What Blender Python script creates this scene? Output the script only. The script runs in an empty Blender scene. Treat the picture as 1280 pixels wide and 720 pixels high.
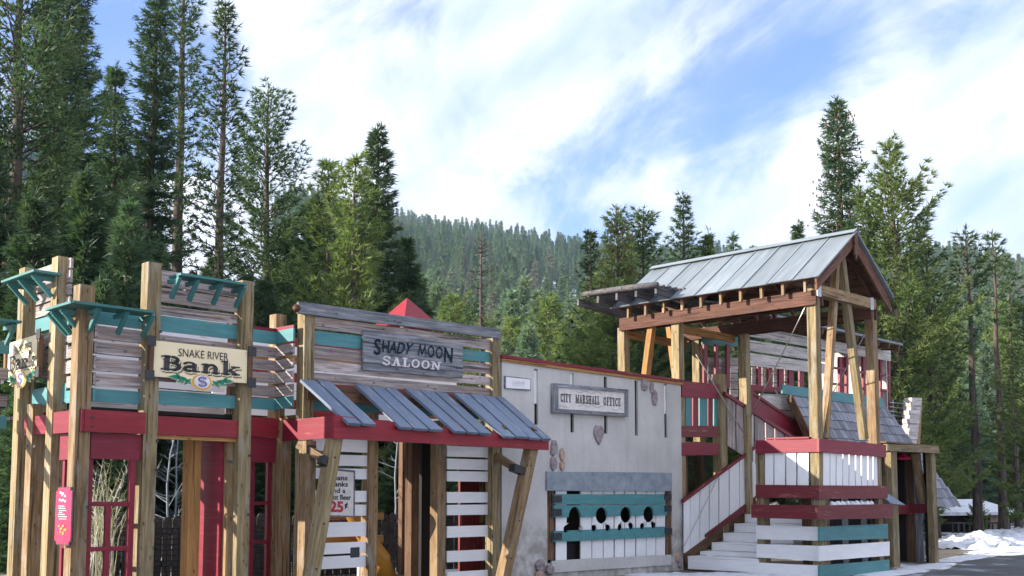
import bpy, math, random
import numpy as np
from mathutils import Vector, Matrix
from math import radians, sin, cos, pi, tan, atan2, sqrt
R = random.Random(7)
scene = bpy.context.scene
col = scene.collection

# ------------------------------------------------------------------ camera
F = 1350.0; PITCH = radians(5.1); HOR = 622.0
PP = HOR - F * tan(PITCH)
CAMZ = 1.3
cam_d = bpy.data.cameras.new('camera'); cam = bpy.data.objects.new('camera', cam_d); col.objects.link(cam)
cam.location = (0, 0, CAMZ); cam.rotation_euler = (pi / 2 + PITCH, 0, 0)
cam_d.sensor_width = 36; cam_d.lens = F / 1280 * 36
cam_d.shift_y = (PP - 360) / 1280
cam_d.clip_end = 5000; cam_d.clip_start = 0.1
scene.camera = cam
scene.view_settings.view_transform = 'Standard'; scene.view_settings.look = 'None'
scene.view_settings.exposure = 1.4; scene.view_settings.gamma = 1
scene.cycles.max_bounces = 6; scene.cycles.diffuse_bounces = 3; scene.cycles.transparent_max_bounces = 4

def ray(px, py):
    a = (px - 640) / F; b = (PP - py) / F
    return Vector((a, cos(PITCH) - b * sin(PITCH), sin(PITCH) + b * cos(PITCH)))
CO = Vector((0, 0, CAMZ))

# ------------------------------------------------------------------ world + sun
SUN_EL = radians(20); SUN_AZ = radians(-104)      # azimuth from +Y towards +X; the sun stands to the left, a little in front
world = bpy.data.worlds.new('World'); scene.world = world; world.use_nodes = True
nt = world.node_tree; nt.nodes.clear(); L = nt.links
def wn(t, **k):
    n = nt.nodes.new(t)
    for a, b in k.items(): setattr(n, a, b)
    return n
out = wn('ShaderNodeOutputWorld'); bg = wn('ShaderNodeBackground'); bg.inputs[1].default_value = 0.11
sky = wn('ShaderNodeTexSky', sky_type='NISHITA', sun_disc=False, sun_elevation=SUN_EL, sun_rotation=SUN_AZ % (2 * pi), altitude=2800, air_density=1.0, dust_density=0.3, ozone_density=3.0)
tc = wn('ShaderNodeTexCoord')
n1 = wn('ShaderNodeTexNoise'); n1.inputs['Scale'].default_value = 2.3; n1.inputs['Detail'].default_value = 10; n1.inputs['Roughness'].default_value = 0.64; n1.inputs['Distortion'].default_value = 0.9
mp = wn('ShaderNodeMapping'); mp.inputs['Scale'].default_value = (1.3, 1.0, 2.6); mp.inputs['Location'].default_value = (0.3, 0.1, 0.5); mp.inputs['Rotation'].default_value = (0, -0.7, 0)
L.new(tc.outputs['Generated'], mp.inputs[0])
ca_, sa_ = cos(radians(38)), sin(radians(38)); cmb = wn('ShaderNodeCombineXYZ')
for k_, (vec, m_) in enumerate([((ca_, 0, sa_), 1.5), ((0, 1, 0), 1.3), ((-sa_, 0, ca_), 3.6)]):
    dd = wn('ShaderNodeVectorMath', operation='DOT_PRODUCT'); dd.inputs[1].default_value = tuple(c * m_ for c in vec); L.new(tc.outputs['Generated'], dd.inputs[0]); L.new(dd.outputs['Value'], cmb.inputs[k_])
L.new(cmb.outputs[0], n1.inputs[0])
# bent direction so the open patches of blue get torn edges
nb = wn('ShaderNodeTexNoise'); nb.inputs['Scale'].default_value = 4.5; nb.inputs['Detail'].default_value = 6; nb.inputs['Roughness'].default_value = 0.6
L.new(tc.outputs['Generated'], nb.inputs[0])
s1 = wn('ShaderNodeVectorMath', operation='SUBTRACT'); s1.inputs[1].default_value = (0.5, 0.5, 0.5); L.new(nb.outputs['Color'], s1.inputs[0])
s2 = wn('ShaderNodeVectorMath', operation='MULTIPLY_ADD'); s2.inputs[1].default_value = (0.3, 0.3, 0.3)
L.new(s1.outputs[0], s2.inputs[0]); L.new(tc.outputs['Generated'], s2.inputs[2])
s3 = wn('ShaderNodeVectorMath', operation='NORMALIZE'); L.new(s2.outputs[0], s3.inputs[0])
acc = None
for px, py, rad, amt in [(100, 50, 120, .5), (210, 150, 80, .4), (900, 70, 110, .40), (840, 130, 60, .15), (740, 200, 60, .40), (690, 275, 65, .45), (1010, 10, 110, .35), (930, 120, 60, .2), (1250, 10, 90, .30), (1235, 235, 55, .45), (640, 20, 60, .15), (440, 0, 60, .35)]:
    d = ray(px, py).normalized()
    dt = wn('ShaderNodeVectorMath', operation='DOT_PRODUCT'); dt.inputs[1].default_value = d; L.new(s3.outputs[0], dt.inputs[0])
    mr = wn('ShaderNodeMapRange', interpolation_type='SMOOTHSTEP')
    mr.inputs[1].default_value = cos(rad * 1.6 / F); mr.inputs[2].default_value = cos(rad * .2 / F); mr.inputs[3].default_value = 0; mr.inputs[4].default_value = amt
    L.new(dt.outputs['Value'], mr.inputs[0])
    if acc is None: acc = mr.outputs[0]
    else:
        ad = wn('ShaderNodeMath', operation='ADD'); L.new(acc, ad.inputs[0]); L.new(mr.outputs[0], ad.inputs[1]); acc = ad.outputs[0]
amp = wn('ShaderNodeMath', operation='MULTIPLY_ADD'); amp.inputs[1].default_value = 2.3; amp.inputs[2].default_value = -.63; L.new(n1.outputs[0], amp.inputs[0])
sb = wn('ShaderNodeMath', operation='SUBTRACT'); L.new(amp.outputs[0], sb.inputs[0]); L.new(acc, sb.inputs[1])
cov = wn('ShaderNodeMapRange', interpolation_type='SMOOTHSTEP'); cov.inputs[1].default_value = -0.42; cov.inputs[2].default_value = 0.52; cov.inputs[3].default_value = .14; L.new(sb.outputs[0], cov.inputs[0])
n2 = wn('ShaderNodeTexNoise'); n2.inputs['Scale'].default_value = 4; n2.inputs['Detail'].default_value = 7; L.new(cmb.outputs[0], n2.inputs[0])
cr = wn('ShaderNodeMix', data_type='RGBA'); cr.inputs[6].default_value = (2.5, 3.05, 4.5, 1); cr.inputs[7].default_value = (4.3, 4.4, 4.9, 1)
mr2 = wn('ShaderNodeMapRange'); mr2.inputs[1].default_value = .33; mr2.inputs[2].default_value = .62; L.new(n2.outputs[0], mr2.inputs[0]); L.new(mr2.outputs[0], cr.inputs[0])
skb = wn('ShaderNodeMix', data_type='RGBA', blend_type='MULTIPLY'); skb.inputs[0].default_value = 1; skb.inputs[7].default_value = (1.02, 1.02, 1.22, 1); L.new(sky.outputs[0], skb.inputs[6])
mx = wn('ShaderNodeMix', data_type='RGBA'); L.new(cov.outputs[0], mx.inputs[0]); L.new(skb.outputs[2], mx.inputs[6]); L.new(cr.outputs[2], mx.inputs[7])
L.new(mx.outputs[2], bg.inputs[0]); L.new(bg.outputs[0], out.inputs[0])

sd = bpy.data.lights.new('sun', 'SUN'); sd.energy = 4.8; sd.angle = radians(0.5); sd.color = (1, .90, .76)
sun = bpy.data.objects.new('sun', sd); col.objects.link(sun)
SDIR = Vector((sin(SUN_AZ) * cos(SUN_EL), cos(SUN_AZ) * cos(SUN_EL), sin(SUN_EL)))
sun.rotation_euler = SDIR.to_track_quat('Z', 'Y').to_euler()

# ------------------------------------------------------------------ materials
def newmat(name):
    m = bpy.data.materials.new(name); m.use_nodes = True
    t = m.node_tree; b = t.nodes['Principled BSDF']
    return m, t, b
def rgba(c): return (c[0], c[1], c[2], 1)
class NT:
    def __init__(s, t): s.t = t
    def n(s, ty, **k):
        n = s.t.nodes.new(ty)
        for a, b in k.items(): setattr(n, a, b)
        return n
    def l(s, a, b): s.t.links.new(a, b)
    def noise(s, vec, scale, detail=5, rough=.55):
        n = s.n('ShaderNodeTexNoise'); n.inputs['Scale'].default_value = scale; n.inputs['Detail'].default_value = detail; n.inputs['Roughness'].default_value = rough
        if vec is not None: s.l(vec, n.inputs[0])
        return n.outputs[0]
    def ramp(s, v, a, b, lo=0., hi=1.):
        n = s.n('ShaderNodeMapRange'); n.inputs[1].default_value = a; n.inputs[2].default_value = b; n.inputs[3].default_value = lo; n.inputs[4].default_value = hi
        s.l(v, n.inputs[0]); return n.outputs[0]
    def mix(s, f, a, b, bt='MIX'):
        n = s.n('ShaderNodeMix', data_type='RGBA', blend_type=bt)
        for i, v in ((0, f), (6, a), (7, b)):
            if isinstance(v, (int, float)): n.inputs[i].default_value = v
            elif isinstance(v, tuple): n.inputs[i].default_value = rgba(v)
            else: s.l(v, n.inputs[i])
        return n.outputs[2]
    def math(s, op, a, b=0.):
        n = s.n('ShaderNodeMath', operation=op)
        for i, v in ((0, a), (1, b)):
            if isinstance(v, (int, float)): n.inputs[i].default_value = v
            else: s.l(v, n.inputs[i])
        return n.outputs[0]
    def bump(s, h, st, dist, b):
        n = s.n('ShaderNodeBump'); n.inputs['Strength'].default_value = st; n.inputs['Distance'].default_value = dist
        s.l(h, n.inputs['Height']); s.l(n.outputs[0], b.inputs['Normal'])
def objvec(g, sc, rnd=True):
    """object coordinates, pushed to a different place of the pattern for every board"""
    tcn = g.n('ShaderNodeTexCoord'); oi = g.n('ShaderNodeObjectInfo')
    m = g.n('ShaderNodeMapping'); m.inputs['Scale'].default_value = sc
    g.l(tcn.outputs['Object'], m.inputs[0])
    v = g.n('ShaderNodeVectorMath', operation='MULTIPLY_ADD'); v.inputs[1].default_value = (37., 23., 51.)
    g.l(oi.outputs['Random'], v.inputs[0]); g.l(m.outputs[0], v.inputs[2])
    return v.outputs[0], oi.outputs['Random'], tcn.outputs['Object']
def wood(name, dark, light, wear=None, wear_amt=.5, knots=True, var=.25, rough=.75, gs=1.0, bump=.35):
    m, t, b = newmat(name); g = NT(t)
    v, rnd, obj = objvec(g, (2.2 * gs, 38 * gs, 38 * gs))
    v2, _, _ = objvec(g, (1.3, 6, 6))
    fine = g.noise(v, 1.0, 6, .65); broad = g.noise(v2, 1.0, 4, .6)
    c = g.mix(g.ramp(fine, .35, .66), dark, light)
    c = g.mix(g.ramp(broad, .35, .7, 0, .55), c, tuple(x * .55 for x in dark))
    if knots:
        vk, _, _ = objvec(g, (5.5, 11, 11))
        vo = g.n('ShaderNodeTexVoronoi'); vo.inputs['Scale'].default_value = 1; g.l(vk, vo.inputs[0])
        k = g.ramp(vo.outputs['Distance'], .08, .19, 1, 0)
        c = g.mix(g.math('MULTIPLY', k, .75), c, tuple(x * .3 for x in dark))
        # drying cracks along the board
        vc, _, _ = objvec(g, (.7, 26, 26)); cr_ = g.ramp(g.noise(vc, 1., 3, .5), .60, .65, 0, .8)
        c = g.mix(cr_, c, tuple(x * .22 for x in dark))
    if wear:
        c = g.mix(g.ramp(g.noise(v2, 1.7, 5, .7), .5, .68, 0, wear_amt), c, wear)
    c = g.mix(1., c, g.mix(g.ramp(rnd, 0, 1), (1 - var,) * 3, (1 + var,) * 3), 'MULTIPLY')
    g.l(c, b.inputs['Base Color']); b.inputs['Roughness'].default_value = rough; b.inputs['Specular IOR Level'].default_value = .25
    g.bump(fine, bump, .006, b)
    return m
def paint(name, colr, var=.12, chips=(.30, .24, .2), chip=.62, rough=.55, spec=.35, gr=.82, br=.6):
    m, t, b = newmat(name); g = NT(t)
    v, rnd, obj = objvec(g, (3, 34, 34)); v2, _, _ = objvec(g, (2.5, 7, 7))
    fine = g.noise(v, 1, 5, .6); broad = g.noise(v2, 1, 5, .65)
    c = g.mix(g.ramp(fine, .3, .7), tuple(x * gr for x in colr), colr)
    c = g.mix(g.ramp(broad, .42, .75, 0, .55), c, tuple(x * br for x in colr))
    vs_, _, _ = objvec(g, (1.1, 16, 16)); c = g.mix(g.ramp(g.noise(vs_, 1., 5, .7), .52, .72, 0, .35), c, tuple(min(.8, x * 1.3 + .05) for x in colr))
    chip -= .035; mc = g.math('MULTIPLY', g.ramp(g.noise(v, .6, 6, .7), chip, chip + .05), g.ramp(g.noise(v2, 1.3, 3), .45, .6))
    c = g.mix(g.math('MULTIPLY', mc, .85), c, chips)
    c = g.mix(1., c, g.mix(g.ramp(rnd, 0, 1), (1 - var,) * 3, (1 + var * .6,) * 3), 'MULTIPLY')
    g.l(c, b.inputs['Base Color']); b.inputs['Roughness'].default_value = rough; b.inputs['Specular IOR Level'].default_value = spec
    g.bump(fine, .25, .004, b)
    return m
def plain(name, colr, rough=.6, metal=0., var=.15, sc=8.):
    m, t, b = newmat(name); g = NT(t)
    v, rnd, obj = objvec(g, (sc, sc, sc))
    c = g.mix(g.ramp(g.noise(v, 1, 5), .3, .7), tuple(x * (1 - var) for x in colr), tuple(x * (1 + var) for x in colr))
    g.l(c, b.inputs['Base Color']); b.inputs['Roughness'].default_value = rough; b.inputs['Metallic'].default_value = metal; b.inputs['Specular IOR Level'].default_value = .3
    return m
M = {}
M['timber'] = wood('tan_timber', (.17, .105, .05), (.38, .255, .135), wear=(.34, .31, .27), wear_amt=.65, var=.16)
M['timber_green'] = wood('green_treated_timber', (.17, .125, .06), (.39, .30, .165), wear=(.33, .31, .26), wear_amt=.65, var=.14)
M['timber_dark'] = wood('brown_timber', (.10, .055, .03), (.22, .125, .075), var=.25)
M['timber_orange'] = wood('orange_timber', (.30, .15, .05), (.50, .27, .10), var=.15)
M['cedar'] = wood('stained_cedar', (.10, .042, .028), (.23, .11, .07), wear=(.30, .2, .15), var=.2)
M['grey'] = wood('weathered_grey_board', (.21, .175, .165), (.57, .505, .50), wear=(.34, .2, .14), wear_amt=.5, var=.22, bump=.6)
M['greyblue'] = wood('weathered_blue_grey_board', (.10, .11, .125), (.34, .35, .39), wear=(.42, .37, .33), wear_amt=.35, var=.18, bump=.6)
M['darkgrey'] = wood('dark_weathered_log', (.05, .05, .055), (.16, .155, .165), wear=(.2, .16, .13), wear_amt=.3, var=.15)
M['beamwood'] = wood('shade_toned_beam', (.07, .03, .022), (.16, .075, .05), var=.15)  # darker cedar: shade under the roof put into the long beams' colour
M['pale'] = wood('pale_weathered_board', (.46, .42, .40), (.72, .67, .65), var=.1, bump=.3)
M['slate'] = paint('blue_grey_plank', (.145, .19, .275), var=.2, chips=(.5, .46, .44), chip=.6, rough=.5, spec=.5)  # blue put in for the sky reflected on the awning planks
M['teal'] = paint('teal_paint', (.075, .255, .275), var=.12)
M['teal_dark'] = paint('dark_teal_paint', (.045, .18, .175), var=.12)
M['maroon'] = paint('maroon_paint', (.215, .010, .030), var=.15, chips=(.34, .12, .1), chip=.66, rough=.5)
M['red'] = paint('barn_red_paint', (.27, .012, .024), var=.1, chips=(.34, .12, .1), chip=.66, rough=.5)
M['redfade'] = paint('faded_dark_red_paint', (.17, .020, .026), var=.1, chips=(.34, .16, .14), chip=.6, rough=.55)
M['white'] = paint('white_paint', (.84, .835, .85), var=.06, gr=.90, br=.80, chips=(.42, .37, .34), chip=.68, rough=.5)
M['metal'] = plain('dark_bracket_metal', (.05, .05, .055), .5, .6)
M['steel'] = plain('steel_cable', (.45, .44, .42), .35, .9)
M['galv'] = plain('galvanised_hanger', (.4, .41, .43), .4, .8)
M['black'] = plain('black_lettering', (.02, .02, .025), .6)
M['ink'] = plain('dark_grey_lettering', (.045, .045, .05), .6, var=.3, sc=20)
M['navy'] = plain('navy_lettering', (.004, .016, .035), .9)
M['fence'] = wood('dark_grey_fence', (.035, .033, .032), (.10, .095, .09), var=.2)
M['aspen'] = plain('pale_blue_grey_twig', (.20, .23, .27), .8)
M['whitetext'] = plain('faded_white_lettering', (.72, .64, .66), .7, var=.2, sc=30)
M['redtext'] = plain('red_lettering', (.45, .03, .05), .6)
M['cream'] = plain('cream_sign_face', (.78, .66, .43), .45, var=.04, sc=3)
M['signwhite'] = plain('old_white_sign_face', (.66, .62, .60), .6, var=.12, sc=9)
M['gold'] = plain('gold_ring_paint', (.62, .32, .05), .4)
M['leafpaint'] = plain('green_leaf_paint', (.02, .22, .13), .45)
M['sealwhite'] = plain('seal_white', (.7, .7, .75), .4)
M['sealblue'] = plain('seal_blue', (.10, .17, .45), .4)
M['sealpink'] = plain('seal_pink', (.55, .2, .3), .4)
M['posterred'] = plain('poster_red', (.60, .03, .09), .35, var=.25, sc=14)
M['posterpink'] = plain('poster_pink', (.72, .45, .6), .4)
M['posterorange'] = plain('poster_orange', (.7, .25, .06), .4, var=.4, sc=60)
M['stone'] = plain('field_stone', (.27, .225, .235), .85, var=.35, sc=14)
M['stonetan'] = plain('tan_field_stone', (.42, .30, .24), .85, var=.3, sc=14)
M['slidey'] = plain('yellow_slide_plastic', (.34, .16, .02), .35)
M['interior'] = plain('dark_and_shade_board', (.014, .011, .011), .8)  # near-black puts the shade of the insides into the boards' colour
def concrete():
    m, t, b = newmat('grey_plaster'); g = NT(t)
    tcn = g.n('ShaderNodeTexCoord'); v = tcn.outputs['Object']
    mp_ = g.n('ShaderNodeMapping'); mp_.inputs['Scale'].default_value = (3.5, 3.5, .35); g.l(v, mp_.inputs[0])
    c = g.mix(g.ramp(g.noise(v, 1.1, 7, .6), .3, .7), (.45, .435, .42), (.58, .565, .545))
    c = g.mix(g.ramp(g.noise(mp_.outputs[0], 1.2, 6, .65), .48, .78, 0, .28), c, (.26, .245, .23))
    c = g.mix(g.ramp(g.noise(v, 26, 3), .62, .8, 0, .35), c, (.18, .17, .16))
    vo = g.n('ShaderNodeTexNoise'); vo.inputs['Scale'].default_value = .9; vo.inputs['Detail'].default_value = 9; vo.inputs['Roughness'].default_value = .75; g.l(v, vo.inputs[0])
    c = g.mix(g.ramp(vo.outputs[0],   .49, .50, 0, .14), c, g.mix(g.ramp(vo.outputs[0], .50, .53), (.27, .26, .25), (.55, .53, .5)))
    sz = g.n('ShaderNodeSeparateXYZ'); g.l(v, sz.inputs[0]); c = g.mix(g.math('MULTIPLY', g.ramp(sz.outputs[2], -1.35, -1.75, 0, .6), g.ramp(g.noise(v, 6, 5), .35, .6)), c, (.17, .145, .12))
    g.l(c, b.inputs['Base Color']); b.inputs['Roughness'].default_value = .9; b.inputs['Specular IOR Level'].default_value = .15
    g.bump(g.noise(v, 22, 6, .65), .5, .012, b); return m
M['plaster'] = concrete()
def slabmat():
    m, t, b = newmat('blue_grey_cement'); g = NT(t)
    v, r, o = objvec(g, (1, 1, 1))
    c = g.mix(g.ramp(g.noise(v, 5, 7, .7), .3, .7), (.15, .18, .215), (.30, .34, .38)); g.l(c, b.inputs['Base Color']); b.inputs['Roughness'].default_value = .85
    g.bump(g.noise(v, 15, 5), .5, .01, b); return m
M['lintel'] = slabmat()
def roofmetal():
    m, t, b = newmat('zinc_roof'); g = NT(t)
    v, r, o = objvec(g, (1.2, 10, 10))
    c = g.mix(g.ramp(g.noise(v, 1, 6, .6), .3, .7), (.17, .205, .23), (.27, .31, .345)); 
    c = g.mix(g.ramp(g.noise(v, 1.6, 7, .75), .55, .75, 0, .5), c, (.12, .11, .10)); vs_, _, _ = objvec(g, (.6, 22, 22)); c = g.mix(g.ramp(g.noise(vs_, 1, 4), .6, .8, 0, .35), c, (.45, .47, .48))
    c = g.mix(1., c, g.mix(g.ramp(r, 0, 1), (.82,) * 3, (1.15,) * 3), 'MULTIPLY')
    g.l(c, b.inputs['Base Color']); b.inputs['Metallic'].default_value = .35
    g.l(g.ramp(g.noise(v, 2, 4), .3, .7, .42, .6), b.inputs['Roughness']); return m
M['zinc'] = roofmetal()
def shinglemat():
    m, t, b = newmat('grey_cedar_shingle'); g = NT(t)
    v, r, o = objvec(g, (3, 40, 40))
    c = g.mix(g.ramp(g.noise(v, 1, 5, .6), .3, .7), (.10, .105, .13), (.27, .27, .31))
    c = g.mix(1., c, g.mix(r, (.6,) * 3, (1.3,) * 3), 'MULTIPLY')
    g.l(c, b.inputs['Base Color']); b.inputs['Roughness'].default_value = .6; g.bump(g.noise(v, 1, 4), .5, .006, b); return m
M['shingle'] = shinglemat()
def bark(name, a, b_):
    m, t, b = newmat(name); g = NT(t)
    tcn = g.n('ShaderNodeTexCoord'); mp_ = g.n('ShaderNodeMapping'); mp_.inputs['Scale'].default_value = (9, 9, 1.6); g.l(tcn.outputs['Object'], mp_.inputs[0])
    h = g.noise(mp_.outputs[0], 1.2, 6, .7)
    g.l(g.mix(g.ramp(h, .35, .68), a, b_), b.inputs['Base Color']); b.inputs['Roughness'].default_value = .9; b.inputs['Specular IOR Level'].default_value = .1
    g.bump(h, .8, .03, b); return m
M['bark'] = bark('grey_brown_bark', (.04, .032, .028), (.155, .125, .108))
M['barkgrey'] = bark('silver_dead_bark', (.06, .045, .045), (.17, .14, .13))
M['barkpale'] = bark('pale_aspen_bark', (.4, .42, .45), (.7, .72, .75))
def needles(name, dark, light, tip, transl=.25):
    m, t, b = newmat(name); g = NT(t)
    ge = g.n('ShaderNodeNewGeometry'); oi = g.n('ShaderNodeObjectInfo'); tcn = g.n('ShaderNodeTexCoord')
    cl = g.noise(tcn.outputs['Object'], .9, 3)
    c = g.mix(g.ramp(ge.outputs['Random Per Island'], 0, 1), dark, light)
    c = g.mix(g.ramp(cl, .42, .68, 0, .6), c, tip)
    c = g.mix(1., c, g.mix(oi.outputs['Random'], (.72,) * 3, (1.28,) * 3), 'MULTIPLY')
    if 'hill' in name:
        rr2 = g.math('FRACT', g.math('MULTIPLY', oi.outputs['Random'], 7.31)); c = g.mix(g.ramp(rr2, .86, .90, 0, .65), c, (.20, .17, .17)); c = g.mix(g.ramp(rr2, .0, .2, .4, 0), c, (.20, .22, .08))
    g.l(c, b.inputs['Base Color']); b.inputs['Roughness'].default_value = .55; b.inputs['Specular IOR Level'].default_value = .3
    tr = g.n('ShaderNodeBsdfTranslucent'); g.l(g.mix(1., c, (1.5, 1.7, .8), 'MULTIPLY'), tr.inputs[0])
    mxs = g.n('ShaderNodeMixShader'); mxs.inputs[0].default_value = transl
    g.l(b.outputs[0], mxs.inputs[1]); g.l(tr.outputs[0], mxs.inputs[2])
    g.l(mxs.outputs[0], t.nodes['Material Output'].inputs[0]); return m
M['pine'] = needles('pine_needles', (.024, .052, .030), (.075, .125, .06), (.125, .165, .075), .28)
M['pinelight'] = needles('sunny_pine_needles', (.065, .11, .038), (.18, .24, .09), (.25, .275, .12), .35)  # lighter copy of the pine needles with sunlight in its colour
M['spruce'] = needles('spruce_needles', (.024, .055, .034), (.07, .12, .07), (.10, .15, .07), .3)
M['bluespruce'] = needles('blue_spruce_needles', (.07, .12, .095), (.17, .24, .19), (.20, .25, .16), .3)
M['farspruce'] = needles('hillside_needles', (.05, .10, .075), (.15, .22, .14), (.22, .25, .12), .15)
M['drygrass'] = needles('dry_twigs', (.30, .28, .25), (.62, .60, .56), (.55, .5, .44), .2)
M['cone'] = plain('pine_cone_brown', (.16, .09, .05), .8)

# ------------------------------------------------------------------ object helpers
WM = {}
def thing(name, label, cat, loc, group=None):
    o = bpy.data.objects.new(name, None); col.objects.link(o); o.location = loc; o.empty_display_size = .3
    o['label'] = label; o['category'] = cat
    if group: o['group'] = group
    WM[o] = Matrix.Translation(Vector(loc)); return o
def tag(o, label=None, cat=None, group=None, kind=None):
    for k, v in (('label', label), ('category', cat), ('group', group), ('kind', kind)):
        if v: o[k] = v
    return o
def mk(name, verts, faces, mat, par=None, frame=None, smooth=False):
    """verts are world points; frame is a 4x4 the mesh is stored relative to"""
    if frame is None:
        c = sum((Vector(v) for v in verts), Vector()) / len(verts); frame = Matrix.Translation(c)
    inv = frame.inverted()
    me = bpy.data.meshes.new(name); me.from_pydata([inv @ Vector(v) for v in verts], [], faces); me.materials.append(mat)
    if smooth: me.polygons.foreach_set('use_smooth', [True] * len(me.polygons))
    o = bpy.data.objects.new(name, me); col.objects.link(o); WM[o] = frame
    if par is not None:
        o.parent = par; o.matrix_basis = WM[par].inverted() @ frame
    else: o.matrix_basis = frame
    return o
def mkframe(o, x, z):
    x = x.normalized(); y = z.cross(x).normalized(); z = x.cross(y)
    return Matrix(((x.x, y.x, z.x, o.x), (x.y, y.y, z.y, o.y), (x.z, y.z, z.z, o.z), (0, 0, 0, 1)))
def strip(name, a0, b0, a1, b1, nrm, th, mat, par, seg=None, jit=.003):
    """a board: edge a0-a1 and edge b0-b1 on its front face, th deep behind it along -nrm; grain runs from 0 to 1"""
    ln = ((a0 + b0) / 2 - (a1 + b1) / 2).length
    if seg is None: seg = max(1, min(5, int(ln / .5)))
    nrm = nrm.normalized(); w = (a0 - b0).normalized(); V = []; 
    rr = random.Random(hash((round(a0.x, 3), round(b1.z, 3), round(a1.y, 3))))
    for i in range(seg + 1):
        t = i / seg; ja = rr.uniform(-jit, jit); jb = rr.uniform(-jit, jit); jn = rr.uniform(-jit, jit) * .7
        a = a0.lerp(a1, t) + w * ja + nrm * jn; b = b0.lerp(b1, t) + w * jb + nrm * jn
        V += [a, b, b - nrm * th, a - nrm * th]
    Fc = []
    for i in range(seg):
        k = 4 * i
        for q in range(4): Fc.append((k + q, k + 4 + q, k + 4 + (q + 1) % 4, k + (q + 1) % 4))
    Fc.append((0, 1, 2, 3)); Fc.append((4 * seg + 3, 4 * seg + 2, 4 * seg + 1, 4 * seg))
    # keep winding outward
    x = ((a1 + b1) - (a0 + b0)).normalized()
    if (b0 - a0).cross(x).dot(nrm) < 0: pass
    fr = mkframe(sum(V, Vector()) / len(V), x, nrm)
    vol = (V[1] - V[0]).cross(V[4] - V[0]).dot(nrm)
    # face q=0 is the front: (a_i, a_i+1, b_i+1, b_i)
    if (V[4] - V[0]).cross(V[1] - V[0]).dot(nrm) < 0: Fc = [tuple(reversed(f)) for f in Fc]
    return mk(name, V, Fc, mat, par, fr)
def beam(name, A, B, w, h, side, mat, par, seg=None, jit=.003):
    """timber from A to B (centre line), w wide along side, h deep across"""
    A = Vector(A); B = Vector(B); x = (B - A).normalized(); s = (side - x * side.dot(x)).normalized(); n = x.cross(s)
    return strip(name, A + s * w / 2 + n * h / 2, A - s * w / 2 + n * h / 2, B + s * w / 2 + n * h / 2, B - s * w / 2 + n * h / 2, n, h, mat, par, seg, jit)
def tube(name, pts, r, mat, par, n=6):
    V = []; Fc = []
    for i, p in enumerate(pts):
        p = Vector(p); t = (Vector(pts[min(i + 1, len(pts) - 1)]) - Vector(pts[max(i - 1, 0)])).normalized()
        s = t.orthogonal().normalized() if abs(t.z) > .9 else t.cross(Vector((0, 0, 1))).normalized(); u = t.cross(s)
        ri = r[i] if isinstance(r, (list, tuple)) else r
        for k in range(n): V.append(p + (s * cos(2 * pi * k / n) + u * sin(2 * pi * k / n)) * ri)
    for i in range(len(pts) - 1):
        for k in range(n): Fc.append((i * n + k, i * n + (k + 1) % n, (i + 1) * n + (k + 1) % n, (i + 1) * n + k))
    Fc.append(tuple(range(n))[::-1]); Fc.append(tuple(range((len(pts) - 1) * n, len(pts) * n)))
    return mk(name, V, Fc, mat, par, smooth=True)

UP = Vector((0, 0, 1))
D1 = Vector((.698, .716, 0)).normalized(); N1 = Vector((.716, -.698, 0)).normalized(); D2 = -N1
class PL:
    """an upright plane: origin, direction to the right along it, outward normal"""
    def __init__(s, o, d, n): s.o = Vector((o[0], o[1], 0)); s.d = d.normalized(); s.n = n.normalized()
    def off(s, k): return PL(s.o + s.n * k, s.d, s.n)
    def hit(s, px, py, off=0.):
        r = ray(px, py); t = (s.o + s.n * off - CO).dot(s.n) / r.dot(s.n); return CO + r * t
    def u(s, px, off=0., py=HOR): return (s.hit(px, py, off) - s.o).dot(s.d)
    def at(s, u, z, off=0.): return s.o + s.d * u + s.n * off + UP * z
    def shift(s, u): return PL(s.o + s.d * u, s.d, s.n)
def hb(name, pl, a, b, th, mat, par, off=0., **k):
    """board given by (x, y top, y bottom) at both ends on a plane"""
    return strip(name, pl.hit(a[0], a[1], off), pl.hit(a[0], a[2], off), pl.hit(b[0], b[1], off), pl.hit(b[0], b[2], off), pl.n, th, mat, par, **k)
def vb(name, pl, a, b, th, mat, par, off=0., **k):
    """upright board given by (y, x left, x right) at top and bottom"""
    return strip(name, pl.hit(a[1], a[0], off), pl.hit(a[2], a[0], off), pl.hit(b[1], b[0], off), pl.hit(b[2], b[0], off), pl.n, th, mat, par, **k)
def lb(name, pl, u0, u1, z0, z1, th, mat, par, off=0., tilt=.006, **k):
    """level board by distances"""
    t0 = R.uniform(-tilt, tilt); t1 = R.uniform(-tilt, tilt)
    return strip(name, pl.at(u0, z1 + t0, off), pl.at(u0, z0 + t0, off), pl.at(u1, z1 + t1, off), pl.at(u1, z0 + t1, off), pl.n, th, mat, par, **k)
def lv(name, pl, u0, u1, z0, z1, th, mat, par, off=0., **k):
    return strip(name, pl.at(u0, z1, off), pl.at(u1, z1, off), pl.at(u0, z0, off), pl.at(u1, z0, off), pl.n, th, mat, par, **k)
def post(name, pl, u, z0, z1, w, mat, par, off=0., d=None):
    c0 = pl.at(u, z0, off - (d or w) / 2); c1 = pl.at(u, z1, off - (d or w) / 2)
    return beam(name, c0, c1, w, d or w, pl.d, mat, par, jit=.002)
def bolt(pl, u, z, off, par, mat=None, w=.07, h=.03):
    return lb('bracket_plate', pl, u - w / 2, u + w / 2, z - h / 2, z + h / 2, .006, mat or M['metal'], par, off, seg=1)

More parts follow.
